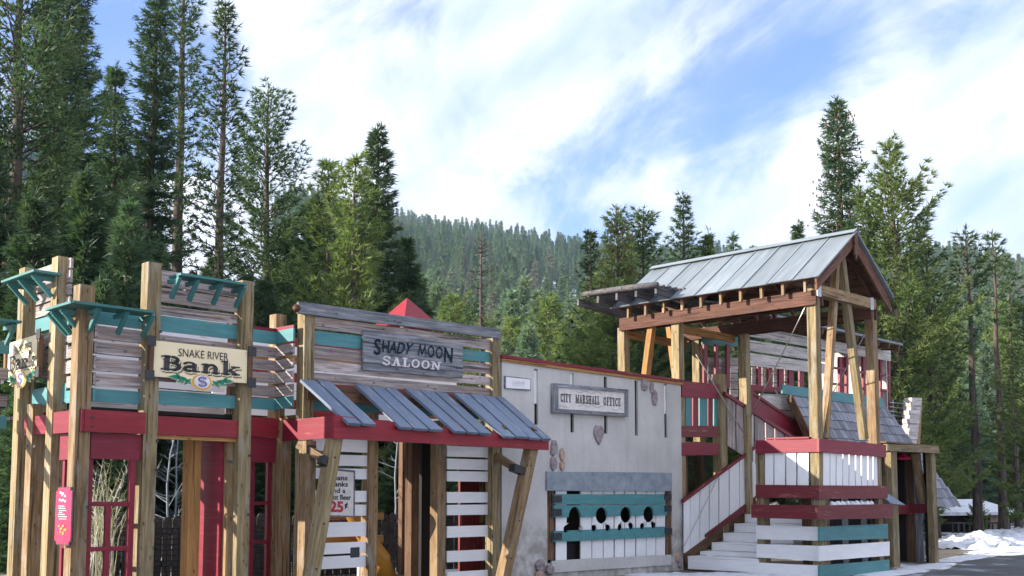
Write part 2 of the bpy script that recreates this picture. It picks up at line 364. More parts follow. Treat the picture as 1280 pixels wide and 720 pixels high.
# lettering -----------------------------------------------------------------
def font_polys(text, bold=0.):
    cu = bpy.data.curves.new('t', 'FONT'); cu.body = text; cu.offset = bold; cu.resolution_u = 3
    o = bpy.data.objects.new('t', cu); col.objects.link(o)
    dg = bpy.context.evaluated_depsgraph_get(); me = bpy.data.meshes.new_from_object(o.evaluated_get(dg))
    V = [(v.co.x, v.co.y) for v in me.vertices]; P = [tuple(p.vertices) for p in me.polygons]
    bpy.data.objects.remove(o); bpy.data.curves.remove(cu); bpy.data.meshes.remove(me)
    return V, P
def stroke(pts, w):
    V = []; P = []
    for i in range(len(pts) - 1):
        (x0, y0), (x1, y1) = pts[i], pts[i + 1]; ww = w if not isinstance(w, list) else w[i]
        dx, dy = x1 - x0, y1 - y0; l = sqrt(dx * dx + dy * dy) or 1; nx, ny = -dy / l * ww / 2, dx / l * ww / 2; ex, ey = dx / l * ww * .18, dy / l * ww * .18
        k = len(V); V += [(x0 + nx - ex, y0 + ny - ey), (x0 - nx - ex, y0 - ny - ey), (x1 - nx + ex, y1 - ny + ey), (x1 + nx + ex, y1 + ny + ey)]; P.append((k, k + 1, k + 2, k + 3))
    return V, P
def arcp(cx, cy, rx, ry, a0, a1, n=8): return [(cx + rx * cos(radians(a0 + (a1 - a0) * i / n)), cy + ry * sin(radians(a0 + (a1 - a0) * i / n))) for i in range(n + 1)]
def H(x0, x1, y, w): return ([(x0, y), (x1, y)], w)
def S_(x, y0, y1, w): return ([(x, y0), (x, y1)], w)
T_ = .22; s_ = .10
SLAB = {
 'B': (.95, [S_(.25, 0, 1, T_), H(.0, .5, .05, s_), H(0, .5, .95, s_), H(.3, .55, .53, s_), (arcp(.5, .74, .25, .21, -90, 90), .16), (arcp(.55, .28, .28, .24, -90, 90), .17)]),
 'a': (.85, [(arcp(.32, .5, .25, .16, 170, 20), .12), S_(.56, .06, .55, .19), H(.5, .82, .05, s_), (arcp(.3, .2, .2, .15, 60, 300), .15), H(.35, .55, .36, .08)]),
 'n': (.95, [S_(.22, 0, .66, .19), H(.02, .42, .05, s_), H(.02, .24, .61, s_), (arcp(.5, .42, .2, .2, 170, 0), .14), S_(.7, 0, .44, .19), H(.52, .92, .05, s_)]),
 'k': (.95, [S_(.22, 0, 1, .19), H(.02, .42, .05, s_), H(.02, .24, .95, s_), ([(.3, .26), (.72, .6)], .09), ([(.4, .36), (.74, .05)], .19), H(.55, .92, .05, s_), H(.5, .92, .61, s_)]),
 'S': (.7, [(arcp(.36, .73, .24, .21, 10, 270), .15), (arcp(.36, .27, .24, .23, 90, -170), .15), S_(.62, .72, .95, .08), S_(.08, .05, .3, .08)]),
 'A': (.85, [([(.2, 0.04), (.42, .97)], .12), ([(.42, .97), (.66, .04)], .2), H(.25, .6, .32, .08), H(.02, .34, .05, s_), H(.5, .84, .05, s_), H(.28, .5, .95, s_)]),
 'L': (.72, [S_(.25, 0, 1, T_), H(.02, .66, .05, s_), H(.02, .48, .95, s_), S_(.64, .05, .35, .1)]),
 'O': (.82, [(arcp(.4, .5, .29, .43, 0, 360, 14), .17)]),
 'N': (.95, [S_(.2, 0, 1, .13), S_(.74, 0, 1, .13), ([(.2, .95), (.74, .05)], .2), H(.02, .38, .05, s_), H(.0, .3, .95, s_), H(.56, .94, .95, s_)]),
 'C': (.76, [(arcp(.42, .5, .29, .43, 45, 315, 12), .17), S_(.66, .7, .95, .08)]),
 'I': (.48, [S_(.24, 0, 1, T_), H(.02, .46, .05, s_), H(.02, .46, .95, s_)]),
 'T': (.8, [S_(.4, 0, 1, T_), H(.2, .6, .05, s_), H(.04, .76, .95, s_), S_(.07, .7, .95, .08), S_(.73, .7, .95, .08)]),
 'Y': (.85, [S_(.42, 0, .5, T_), ([(.16, .95), (.42, .45)], .16), ([(.7, .95), (.42, .45)], .12), H(.22, .62, .05, s_), H(0, .34, .95, s_), H(.54, .86, .95, s_)]),
 'M': (1.1, [S_(.2, 0, 1, .13), S_(.88, 0, 1, .2), ([(.2, .95), (.54, .1)], .17), ([(.54, .1), (.88, .95)], .08), H(.02, .38, .05, s_), H(.68, 1.08, .05, s_), H(0, .3, .95, s_), H(.8, 1.08, .95, s_)]),
 'R': (.92, [S_(.25, 0, 1, T_), H(0, .48, .05, s_), H(0, .5, .95, s_), H(.3, .5, .5, s_), (arcp(.48, .73, .24, .22, -90, 90), .16), ([(.5, .5), (.72, .05)], .18), H(.62, .9, .05, s_)]),
 'H': (.98, [S_(.24, 0, 1, T_), S_(.74, 0, 1, T_), H(.24, .74, .5, s_), H(.02, .46, .05, s_), H(.52, .96, .05, s_), H(.02, .46, .95, s_), H(.52, .96, .95, s_)]),
 'F': (.76, [S_(.25, 0, 1, T_), H(.02, .48, .05, s_), H(.02, .7, .95, s_), H(.3, .55, .52, s_), S_(.68, .68, .95, .09)]),
 'E': (.78, [S_(.25, 0, 1, T_), H(.02, .7, .05, s_), H(.02, .7, .95, s_), H(.3, .55, .52, s_), S_(.68, .68, .95, .09), S_(.68, .05, .32, .09)]),
 ' ': (.55, []),
}
def slab_polys(text, gap=.08, wm=1.):
    V = []; P = []; x = 0
    for ch in text:
        w, st = SLAB[ch]
        for pts, ww in st:
            v, p = stroke([(a + x, b) for a, b in pts], ww * wm); k = len(V); V += v; P += [tuple(i + k for i in q) for q in p]
        x += w + gap
    return V, P
def letters(VP, quad, nrm, mat, par, name='lettering', th=.004, lift=.003, dx=0., dz=0.):
    """lay flat lettering on a sign: quad = tl, tr, br, bl world points of its bounding box"""
    V, P = VP; xs = [v[0] for v in V]; ys = [v[1] for v in V]; x0, x1, y0, y1 = min(xs), max(xs), min(ys), max(ys)
    tl, tr, br, bl = quad; ux = (tr - tl).normalized(); out_ = []
    for a, b in V:
        s = (a - x0) / (x1 - x0); t = (b - y0) / (y1 - y0)
        out_.append(bl.lerp(br, s).lerp(tl.lerp(tr, s), t) + nrm * (lift + th) + ux * dx + UP * dz)
    n = len(out_); Fc = []
    for p in P:
        a, b, c = out_[p[0]], out_[p[1]], out_[p[2]]
        Fc.append(tuple(p) if (b - a).cross(c - a).dot(nrm) > 0 else tuple(reversed(p)))
    return mk(name, out_, Fc, mat, par)
def q4(pl, a, b, c, d, off): return [pl.hit(*a, off), pl.hit(*b, off), pl.hit(*c, off), pl.hit(*d, off)]
def polyplate(name, pts, nrm, th, mat, par):
    """flat plate of any outline, pts counter-clockwise seen from the front"""
    nrm = nrm.normalized(); n = len(pts)
    ar = sum(((pts[i] - pts[0]).cross(pts[(i + 1) % n] - pts[0]).dot(nrm) for i in range(n)))
    if ar < 0: pts = pts[::-1]
    V = list(pts) + [p - nrm * th for p in pts]
    Fc = [tuple(range(n)), tuple(range(2 * n - 1, n - 1, -1))] + [(i, i + n, (i + 1) % n + n, (i + 1) % n) for i in range(n)]
    return mk(name, V, Fc, mat, par)

# ------------------------------------------------------------------ planes of the row of fronts
PM = PL((3.094, 19.594), D1, N1)                 # saloon front and marshal wall
PB = PM.off(.58); PR = PM.off(-.48); PF = PM.off(.74)
uc = PB.u(101); PB = PB.shift(uc)                # origin = outer corner of the bank
PBL = PL(PB.o, N1, -D1)                          # bank, face to the left
us = PM.u(368); PSR = PL(PM.at(us, 0), N1, -D1)  # return wall between bank and saloon

# ================================================================== BANK
bank = thing('bank_building', 'open timber bank front at the left with teal shelves, grey boards and maroon beams', 'building', PB.at(0, 0, -.4))
W = .158
def bankpost(pl, px, py, pybase=None, z0=0, name='post', off=0., w=W, mat='timber_green', zt=None, roww=None):
    h = pl.hit(px, py, off); u = (h - pl.o).dot(pl.d)
    return post(name, pl, u, z0, h.z if zt is None else zt, w, M[mat], bank, off)
uA = None
pA = bankpost(PBL, 27.5, 335); pA2 = bankpost(PBL, 38, 505, mat='timber')
pB_ = bankpost(PBL, 69, 321)
bankpost(PB, 110, 356, off=0.0, mat='timber')
bankpost(PB, 194.5, 328); bankpost(PB, 310.5, 351)
bankpost(PB, 293, 545, off=-.12, mat='timber')
# panel between corner post and tall post (level boards)
def levels(pl, px, rows, off): return [(pl.hit(px, a, off).z, pl.hit(px, b, off).z) for a, b in rows]
u103 = .02; u190 = PB.u(188); u300 = PB.u(305)
rows = levels(PB, 147, [(389.5, 407), (409.5, 425.5), (430, 444.5), (448.5, 465), (468.5, 483.5), (487, 503)], -.1)
for i, (a, b) in enumerate(rows):
    m = M['teal'] if i in (0, 5) else M['grey']
    lb('board', PB, u103, u190, b, a, .028, m, bank, -.10)
# the same levels round the corner
uB2 = PBL.u(66)
for i, (a, b) in enumerate(rows):
    if i == 0: continue
    lb('board', PBL, uB2, -.03, b, a, .028, M['teal'] if i == 5 else M['grey'], bank, -.10)
# tall panel at the far left, behind the second bank sign
uA1 = PBL.u(24)
rl = levels(PBL, 44, [(338, 349), (351.5, 366), (369, 381), (383.5, 397), (400, 416), (420, 436), (440, 456), (460, 474), (486, 508)], -.1)
for i, (a, b) in enumerate(rl):
    lb('board', PBL, uA1, uB2 + .0, b, a, .028, M['teal'] if i in (4, 8) else M['grey'], bank, -.10)
# tall panel between the two tall front posts
rc = levels(PB, 247, [(344.5, 363.5), (366.5, 384), (387, 398.5), (400.5, 419.5), (424, 440), (444, 460), (464, 480)], -.1)
for i, (a, b) in enumerate(rc):
    lb('board', PB, u190, u300, b, a, .028, M['teal'] if i == 3 else M['grey'], bank, -.10, tilt=.012)
a, b = levels(PB, 247, [(491, 508)], -.1)[0]; lb('board', PB, u190, u300, b, a, .028, M['teal'], bank, -.1)
# a board stood on edge next to the right post, as seen under the shelf
post('post', PB, PB.u(297), rc[6][1] - .3, rc[4][0] + .25, .09, M['timber_dark'], bank, -.13)
# recess boards, level with the return wall of the saloon
rr_ = levels(PR, 328, [(410.5, 413), (413, 428.5), (432.5, 446), (449.5, 462.5), (465.5, 479), (482, 495.5), (497.5, 511.5)], 0)
uR0 = PR.u(286); uR1 = PR.u(347)
for i, (a, b) in enumerate(rr_):
    m = M['maroon'] if i == 0 else (M['teal'] if i in (1, 6) else M['grey'])
    if i == 0: a, b = a + .02, b
    lb('board', PR, uR0, uR1, b, a, .028, m, bank, 0)
    lb('board', PSR, -.52, -.09, b + .01, a + .01, .028, m, bank, 0)
post('post', PR, PR.u(349), 0, PR.hit(349, 392).z, W, M['timber'], bank, -.03)
# mostly white boards at the back, standing in for bright light in the gaps
PBK = PB.off(-2.3)
for i in range(9):
    z = 2.24 + i * .165; lb('back_board', PBK, 1.0, 3.0, z, z + .155, .03, M[['white', 'pale', 'white', 'white', 'maroon', 'white', 'pale', 'white', 'white'][i]], bank)
# cornice shelves on braces
def cornice(pl, u0, u1, z, depth, us_, par, drop=.25, ext0=0., ext1=0., th=.026, mats=('teal_dark', 'teal_dark')):
    strip('shelf', pl.at(u0 - ext0, z, depth), pl.at(u0, z, -.02), pl.at(u1 + ext1, z, depth), pl.at(u1, z, -.02), UP, th, M[mats[0]], par)
    for u in us_:
        beam('brace', pl.at(u, z - th - .01, depth - .05), pl.at(u, z - drop, .02), .04, .045, pl.d, M[mats[1]], par, seg=1)
        beam('brace', pl.at(u, z - th - .035, depth - .06), pl.at(u, z - th - .035, -.05), .04, .045, pl.d, M[mats[1]], par, seg=1)
zc = PB.hit(133, 380.5, .28).z
cornice(PB, 0, PB.u(186.5, .28), zc, .28, [.02, PB.u(139), PB.u(171)], bank, ext0=0.30)
cornice(PBL, PBL.u(47, .28), .0, zc - .003, .28, [PBL.u(47, .28) + .06, -.42, -.10], bank, ext1=.30)
zc2 = PBL.hit(28, 341, .28).z
cornice(PBL, PBL.u(24) - .05, PBL.u(66) - .04, zc2, .28, [PBL.u(24) + .05, (PBL.u(24) + PBL.u(66)) / 2 - .1, PBL.u(58) - .02], bank)
zc3 = PB.hit(252, 344.5, .26).z
cornice(PB, PB.u(204), PB.u(303, .25), zc3, .25, [PB.u(206), PB.u(228.5), PB.u(259), PB.u(287.5)], bank)
PA = PL(PBL.at(PBL.u(20), 0), D1, N1)
cornice(PA, -1.0, -.12, zc, .28, [-.95, -.55, -.18], bank)
for i, z in enumerate([zc - .2, zc - .5, zc - .8, zc - 1.05]):
    lb('board', PA, -1.6, -.1, z - .14, z, .028, M['teal'] if i in (0, 3) else M['grey'], bank, -.1)
# maroon beams
z1 = PB.hit(135, 513, .04).z; z0 = PB.hit(135, 540.5, .04).z; zm = PB.hit(140, 574, -.02).z
uP = PB.u(177)
lb('beam', PB, -.005, uP, z0, z1, .04, M['red'], bank, .04, tilt=0)
lb('beam', PBL, uB2 + .03, .035, z0, z1, .04, M['maroon'], bank, .04, tilt=0)
lb('beam', PBL, uA1, uB2 - .02, z0 + .02, z1, .04, M['maroon'], bank, -.02, tilt=0)
lb('fascia_panel', PB, .10, uP, zm, z0 - .004, .03, M['maroon'], bank, -.03, tilt=0)
lb('fascia_panel', PBL, uB2 + .06, -.16, zm, z0 - .004, .03, M['maroon'], bank, -.03, tilt=0)
z1c = PB.hit(243, 522.5, -.02).z; z0c = PB.hit(243, 545, -.02).z
lb('beam', PB, u190 + .05, u300 - .05, z0c, z1c, .045, M['red'], bank, -.02, tilt=0)
lb('beam', PB, u190 + .05, u300 - .05, z0c - .045, z0c - .004, .10, M['timber_orange'], bank, -.05, tilt=0)
z1r = PR.hit(327, 522).z; z0r = PR.hit(327, 546).z
lb('beam', PR, uR0, uR1, z0r, z1r, .04, M['red'], bank, .04, tilt=0)
lb('fascia_panel', PR, uR0, uR1 - .05, PR.hit(327, 578).z, z0r - .003, .03, M['maroon'], bank, .0, tilt=0)
# deck of the upper floor
lb('floor_joist', PB, .1, u300, z1c - .01, z1c + .06, .06, M['timber_dark'], bank, -.3, tilt=0)
for k in range(9):
    strip('deck_board', PB.at(.12, z1c + .07, -.16 - k * .26), PB.at(.12, z1c + .07, -.39 - k * .26), PB.at(u300 + .1, z1c + .07, -.16 - k * .26), PB.at(u300 + .1, z1c + .07, -.39 - k * .26), UP, .04, M['interior'], bank)  # deck coloured near-black to hold the darkness inside
# window frames
def frame_bars(pl, u0, u1, z0_, z1_, vbars, hbars, par, off=-.05, t=.05, mat='maroon', name='window_frame'):
    f = lv(name, pl, u0, u0 + t, z0_, z1_, .05, M[mat], par, off)
    lv('frame_bar', pl, u1 - t, u1, z0_, z1_, .05, M[mat], f, off)
    for u, a, b in vbars: lv('frame_bar', pl, u - t / 2, u + t / 2, a, b, .04, M[mat], f, off - .004)
    for z in hbars: lb('frame_bar', pl, u0, u1, z - t * .4, z + t * .4, .035, M[mat], f, off - .002, tilt=0)
    return f
zb1 = PB.hit(140, 630, -.05).z; zb2 = PB.hit(140, 686, -.05).z
frame_bars(PB, PB.u(111), PB.u(171), 0.05, zm, [(PB.u(139), .05, zb1)], [zb1, zb2, .1], bank, t=.06)
frame_bars(PBL, uB2 + .10, -.17, 0.05, zm, [((uB2 - .1) / 2, .05, zm)], [PBL.hit(82, 683, -.05).z, .1, 1.25], bank, t=.05)
zr1 = PR.hit(325, 629).z; zr2 = PR.hit(325, 678).z
frame_bars(PR, PR.u(300), PR.u(341.5), .05, PR.hit(327, 577).z, [(PR.u(318.5), .05, PR.hit(327, 577).z)], [zr1, zr2, .1], bank, t=.055)
# posts in the recess and on the return
post('post', PR, PR.u(351), 0, z1r, W, M['timber'], bank, .1)
# door lining and deeper posts
PBd = PB.off(-1.0); PBe = PB.off(-.45)
post('post', PBe, PBe.u(243), 0, 2.12, .15, M['timber_orange'], bank)
pld = PL(PB.at(PB.u(296) - .1, 0, -.2), N1, -D1)
lb('wall_panel', pld, pld.u(250), 0, 0, 2.05, .05, M['maroon'], bank, tilt=0)
post('post', PBd, PBd.u(100), 0, 2.2, .14, M['timber_dark'], bank, -1.2)
post('post', PBd, PBd.u(160), 0, 2.2, .14, M['timber_dark'], bank, -1.2)
for (pl, px, py) in ((PBL, 31, 558), (PBL, 41, 558), (PB, 286, 577)):
    bolt(pl, pl.u(px), pl.hit(px, py).z, .006, bank)

for u_, z_ in ((PB.u(110), z1 - .08), (PB.u(110), z0 + .05), (PB.u(194.5), z1 - .3), (PB.u(194.5), 1.6), (PB.u(310.5), z1c - .4), (PB.u(194.5), 3.1), (PB.u(310.5), 2.9), (PB.u(310.5), 1.1), (PB.u(110), 1.2)):
    lb('bolt_head', PB, u_ - .014, u_ + .014, z_ - .014, z_ + .014, .01, M['metal'], bank, .046 if (u_ < .2 and z_ > 2) else .008, seg=1)
# the two bank signs --------------------------------------------------------
def banksign(pl, tl, tr, br, bl, label, off, mir=1):
    q = q4(pl, tl, tr, br, bl, off); root = thing('shop_sign', label, 'sign', (q[3] + q[2]) / 2)
    strip('sign_board', q[0], q[3], q[1], q[2], pl.n, .03, M['cream'], root, jit=.0015)
    def P(s, t): return q[0].lerp(q[1], s).lerp(q[3].lerp(q[2], s), t)
    def quad(s0, t0, s1, t1): return [P(s0, t0), P(s1, t0), P(s1, t1), P(s0, t1)]
    letters(font_polys('SNAKE RIVER', .0), quad(.245, .15, .785, .38), pl.n, M['black'], root)
    w = (q[1] - q[0]).length
    sb_ = slab_polys('Bank', .04, 1.22); qb = quad(.07, .375, .915, .82)
    letters(sb_, qb, pl.n, M['ink'], root, dx=.020 * w, dz=-.022 * w, lift=.002)
    letters(sb_, qb, pl.n, M['cream'], root, dx=.011 * w, dz=-.013 * w, lift=.0045)
    letters(sb_, qb, pl.n, M['ink'], root, lift=.007)
    # seal with leaves below
    h = (q[0] - q[3]).length; C_ = P(.50, 1.07); ux = (q[1] - q[0]).normalized(); r1 = h * .235
    def disc(nm, cx, cz, rx, rz, lift, mat, par, n=26, th=.012, ox=0):
        return polyplate(nm, [C_ + ux * (cx + rx * cos(2 * pi * i / n)) + UP * (cz + rz * sin(2 * pi * i / n)) + pl.n * lift for i in range(n)], pl.n, th, mat, par)
    seal = disc('seal', 0, 0, r1 * 1.42, r1 * 1.04, .012, M['cream'], root)
    disc('gold_ring', 0, 0, r1 * 1.32, r1 * .96, .016, M['gold'], seal)
    disc('seal_face', 0, r1 * .02, r1 * 1.08, r1 * .80, .020, M['cream'], seal)
    disc('seal_centre', 0, r1 * .06, r1 * .93, r1 * .74, .024, M['sealwhite'], seal)
    # striped dollar emblem
    pts = arcp(0, .42, .62, .42, 20, 270, 9) + arcp(0, -.42, .62, .42, 90, -160, 9)
    V, P_ = stroke(pts, .3)
    letters((V, P_), [C_ + ux * (-.62 * r1) + UP * r1 * .68, C_ + ux * (.62 * r1) + UP * r1 * .68, C_ + ux * (.62 * r1) - UP * r1 * .58, C_ + ux * (-.62 * r1) - UP * r1 * .58], pl.n, M['sealblue'], seal, 'dollar_emblem', lift=.025)
    for xx in (-.12, .12):
        polyplate('emblem_bar', [C_ + ux * r1 * (xx + a) + UP * r1 * b + pl.n * .032 for a, b in ((-.04, -.62), (.04, -.62), (.04, .74), (-.04, .74))], pl.n, .003, M['sealpink'], seal)
    for sgn in (-1, 1):
        for k, (cx, cz, ang, ln) in enumerate([(2.1, -.35, -38, 1.35), (2.45, -.05, 30, 1.2), (2.95, -.2, -28, 1.35), (3.3, .12, 18, 1.4), (3.9, .1, 6, 1.5), (3.5, .42, 40, .9)]):
            c = C_ + ux * (sgn * cx * r1 * .92) + UP * (cz * r1 + .25 * r1); a = radians(ang if sgn > 0 else 180 - ang)
            d = ux * cos(a) + UP * sin(a); e = ux * -sin(a) + UP * cos(a); l = ln * r1 * .5
            lf = [c + d * l * x + e * l * y for x, y in ((-1, 0), (-.4, .30), (.3, .28), (1, 0), (.3, -.28), (-.4, -.30))]
            polyplate('leaf_backing', [c + (p - c) * 1.25 + pl.n * .011 for p in lf], pl.n, .01, M['cream'], root)
            polyplate('leaf', [p + pl.n * .015 for p in lf], pl.n, .004, M['leafpaint'], root)
    # rusty brackets
    for s, x in ((0, -1), (1, 1)):
        a_ = P(s, .05); b_ = P(s, 1.)
        beam('bracket', a_ + ux * x * .035 - pl.n * .0, b_ + ux * x * .035 - pl.n * .0, .05, .05, pl.d, M['timber_dark'], root, seg=1)
        for q_ in (a_, b_): beam('bracket_plate', q_ + ux * (x * .05 - .05) + pl.n * .03 + UP * .01, q_ + ux * (x * .05 + .05) + pl.n * .03 + UP * .01, .11, .012, UP, M['metal'], root, seg=1)
    return root
banksign(PB, (193.5, 425.5), (309, 438), (308.5, 479), (191, 470.5), 'cream bank sign with gold dollar seal fixed squarely between the two tall front posts', .06)
banksign(PBL, (10.5, 429.5), (49.5, 417), (47.5, 467), (9, 474.5), 'cream bank sign seen at a steep angle at the left edge of the picture', .06)
# red price board on the corner
q = q4(PBL, (69.5, 610), (89, 610), (88.5, 681), (68, 679), .17)
t = thing('notice_board', 'narrow red notice board with notched corners hung beside the corner post of the bank', 'sign', q[3])
ux = PBL.d; w = (q[1] - q[0]).length; h = (q[0] - q[3]).length; c_ = (q[0] + q[2]) / 2; k = .12
o_ = [(-1, -.86), (-.8, -.9), (-.76, -1), (.76, -1), (.8, -.9), (1, -.86), (1, .86), (.8, .9), (.76, 1), (-.76, 1), (-.8, .9), (-1, .86)]
polyplate('board_rim', [c_ + ux * a * w * .53 + UP * b * h * .52 - PBL.n * .006 for a, b in o_], PBL.n, .02, M['ink'], t)
polyplate('board_face', [c_ + ux * a * w * .5 + UP * b * h * .5 for a, b in o_], PBL.n, .01, M['posterred'], t)
for (a0, a1, b0, b1, m) in [(-.55, .6, .66, .9, 'posterpink'), (-.6, .7, .48, .62, 'posterpink'), (-.6, .15, .34, .37, 'whitetext'), (-.6, .3, .26, .29, 'whitetext'), (-.5, .4, .18, .21, 'whitetext'), (-.5, -.1, .11, .14, 'whitetext'),
                            (-.6, .2, .04, .07, 'whitetext'), (-.6, .5, -.04, -.01, 'whitetext'), (-.5, .5, -.12, -.10, 'whitetext'), (-.6, .5, -.70, -.28, 'posterorange')]:
    if m == 'whitetext': 
        x = a0; rr2 = random.Random(int(b0 * 100) + 9)
        while x < a1:
            l = rr2.uniform(.08, .22); polyplate('printed_line', [c_ + ux * (p * w / 2) + UP * (q_ * h / 2) + PBL.n * .003 for p, q_ in ((x, b0), (min(x + l, a1), b0), (min(x + l, a1), b1), (x, b1))], PBL.n, .002, M['whitetext'], t); x += l + .05
    else:
        rr2 = random.Random(3)
        for j in range(5 if m == 'posterpink' else 9):
            xx = rr2.uniform(a0, a1 - .2); zz_ = rr2.uniform(b0, b1 - .08)
            polyplate('printed_mark', [c_ + ux * (p * w / 2) + UP * (q_ * h / 2) + PBL.n * (.002 + j * .0004) for p, q_ in ((xx, zz_), (xx + .25, zz_ + .02), (xx + .22, zz_ + .1), (xx + .02, zz_ + .08))], PBL.n, .001, M[m], t)
        if m == 'posterpink': letters(slab_polys('A' * 1 + 'O' + 'H', .1), [c_ + ux * (p * w / 2) + UP * (q_ * h / 2) for p, q_ in ((a0, b1), (a1, b1), (a1, b0), (a0, b0))], PBL.n, M['posterpink'], t, 'worn_title', lift=.004) if False else None

# ================================================================== SALOON
sal = thing('saloon_building', 'low open saloon front with tilted blue grey plank awning and red fascia', 'building', PM.at(PM.u(500), 0, -.5))
zs_top = PM.hit(500, 395, .03)
uL = PM.u(375); uRt = PM.u(625)
hb('top_rail', PM, (373.5, 376.5, 391.5), (626, 411.5, 423), .045, M['greyblue'], sal, .05, seg=5)
tube('log_end', [PM.hit(370.5, 385, .09), PM.hit(370.5, 385, -.12)], .05, M['cedar'], sal, 10)
post('post', PM, PM.u(383.5), 0, PM.hit(383, 391).z, W, M['timber_green'], sal, 0)
post('post', PM, PM.u(620.5), 0, PM.hit(620, 423).z, W, M['timber_green'], sal, 0)
SB = [((389, 395, 410), (617, 425, 438), 'grey'), ((389, 412.5, 430), (617, 440.5, 453), 'teal'), ((389, 431.5, 447), (617, 455.5, 468), 'grey'), ((389, 449.5, 463), (617, 471.5, 482), 'grey'),
      ((389, 465.5, 478), (617, 485.5, 496), 'grey'), ((389, 497, 512), (617, 512, 524), 'teal')]
for a, b, m in SB: hb('board', PM, a, b, .028, M[m], sal, -.06, seg=5, jit=.006)
hb('beam', PM, (389, 480, 496), (617, 499, 511), .05, M['timber_dark'], sal, -.08)
# other side walls of the upper storey, seen in slivers through the gaps
PSB = PM.off(-2.2)
for i, m in enumerate(['white', 'red', 'white', 'white', 'red', 'white', 'timber_orange', 'white', 'red']):
    z = 2.5 + i * .135; x_ = us + .1
    while x_ < us + 4.7:
        w_ = R.uniform(.5, 1.6); w_ = min(w_, us + 4.8 - x_); lb('back_board', PSB, x_, x_ + w_, z, z + .128, .03, M[m if R.random() < .7 else R.choice(['white', 'red', 'timber_orange'])], sal, seg=1); x_ += w_ + .01
for k in range(10):
    strip('deck_board', PM.at(us + .12, 2.36, -.12 - k * .22), PM.at(us + .12, 2.36, -.31 - k * .22), PM.at(us + 4.6, 2.36, -.12 - k * .22), PM.at(us + 4.6, 2.36, -.31 - k * .22), UP, .04, M['timber_dark'], sal)
# porch fascia and its return
zf1 = PF.hit(420, 519).z; zf0 = PF.hit(420, 548.5).z
uF0 = PF.u(417.5); uF1 = PF.u(683)
fr_ = hb('fascia', PF, (417.5, 519, 548), (686, 548.3, 562.5), .045, M['red'], sal, .0, jit=.002)
PSF = PL(PF.at(uF0, 0), N1, -D1)
lb('fascia', PSF, -1.24, -.004, zf0 + .01, zf1 - .005, .045, M['maroon'], sal, .003, tilt=0)
lb('awning_ledger', PM, us + .15, PM.u(612), 2.55, 2.67, .05, M['timber_dark'], sal, .03)
lb('porch_rail', PF, uF0 + .1, uF1 - .1, zf0 + .01, zf0 + .12, .09, M['timber_orange'], sal, -.06, tilt=0)
# awning planks in four groups
AW = [[((375, 473), (395, 475), (435, 527.5), (452, 529)), ((396.5, 475), (414, 477), (454, 529), (471, 530))],
      [((444.5, 480), (461.5, 482), (500, 532.8), (516.5, 534)), ((463, 482), (480, 484), (518.5, 534.4), (536, 535.5)), ((481.5, 484), (496, 486), (538, 536), (554.5, 536.7))],
      [((507, 485), (524.5, 487), (568, 537.8), (583.5, 538.8)), ((526, 487), (542, 488.5), (585.5, 539), (599, 540)), ((543.5, 488.6), (558, 490.5), (600.5, 540.5), (615, 541.4))],
      [((567, 490.5), (586.5, 492.5), (630, 544.7), (644, 545.6)), ((588, 492.6), (603.5, 494), (645.5, 545.7), (661, 546.7)), ((605, 494.2), (618, 495.4), (662.5, 547), (676.5, 547.8)), ((619.5, 495.6), (630, 496.6), (678, 548), (689.5, 548.6))]]
for grp in AW:
    for (a, b, c, d) in grp:
        A_, B_, C2, D_ = PM.hit(*a, .06), PM.hit(*b, .06), PF.hit(*c, .10), PF.hit(*d, .10)
        dz = R.uniform(-.010, .010); A_, B_ = A_.lerp(B_, .035), B_.lerp(A_, .035); C2, D_ = C2.lerp(D_, .035), D_.lerp(C2, .035); nrm = (B_ - A_).cross(C2 - A_).normalized(); nrm = nrm if nrm.z > 0 else -nrm
        strip('awning_plank', A_ + UP * dz, B_ + UP * dz, C2 + UP * dz, D_ + UP * dz, nrm, .038, M['slate'], sal, seg=3)
for u in (uF0 + .3, uF0 + 1.2, uF0 + 2.1, uF0 + 3.0, uF1 - .2):
    beam('rafter', PM.at(u, 2.60, .05), PM.at(u, zf1 - .05, .70), .05, .07, PM.d, M['timber_dark'], sal, seg=1)
# posts under the awning
post('post', PM, PM.u(370.5), 0, zf0 - .01, .15, M['timber'], sal, .3)
post('post', PM, PM.u(466.5, -.06), 0, 2.45, W, M['timber'], sal, -.06)
post('post', PM, PM.u(552, -.06), 0, 2.4, W, M['timber'], sal, -.06)
for px, o_f, w_ in ((519, -1.1, .15), (533, -1.3, .2)):
    pp = PM.off(o_f); post('post', pp, pp.u(px), 0, 2.35, w_, M['timber_dark' if px == 519 else 'interior'], sal)
def lean(t0, t1, pl, w, mat, off0=0., off1=0.):
    A_ = pl.hit(*t0, off0); B_ = pl.hit(*t1, off1); d = (B_ - A_).normalized(); B_ = B_ + d * (B_.z / -d.z) if d.z < 0 else B_
    o = beam('leaning_post', A_, B_, w, w, pl.d, mat, sal)
    for f in (.13, .52, .78): 
        p = A_.lerp(B_, f) + pl.n * (w / 2 + .002); beam('bolt_head', p - pl.d * .012, p + pl.d * .012, .022, .01, UP, M['metal'], o, seg=1)
    return o
lean((418.5, 545), (389, 720), PF, .152, M['timber_green'], -.13, -.12)
lean((664, 560), (629, 720), PF, .152, M['timber'], -.13, -.12)
beam('knee_brace', PM.hit(374, 555, .12), PF.hit(412, 578, -.2), .1, .1, UP, M['timber'], sal, seg=1)
beam('knee_brace', PM.hit(620, 570, -.0), PF.hit(655, 592, -.2), .1, .1, UP, M['timber'], sal, seg=1)
beam('bracket_plate', PF.hit(401, 574, -.13), PF.hit(410, 580, -.13), .11, .12, UP, M['metal'], sal, seg=1)
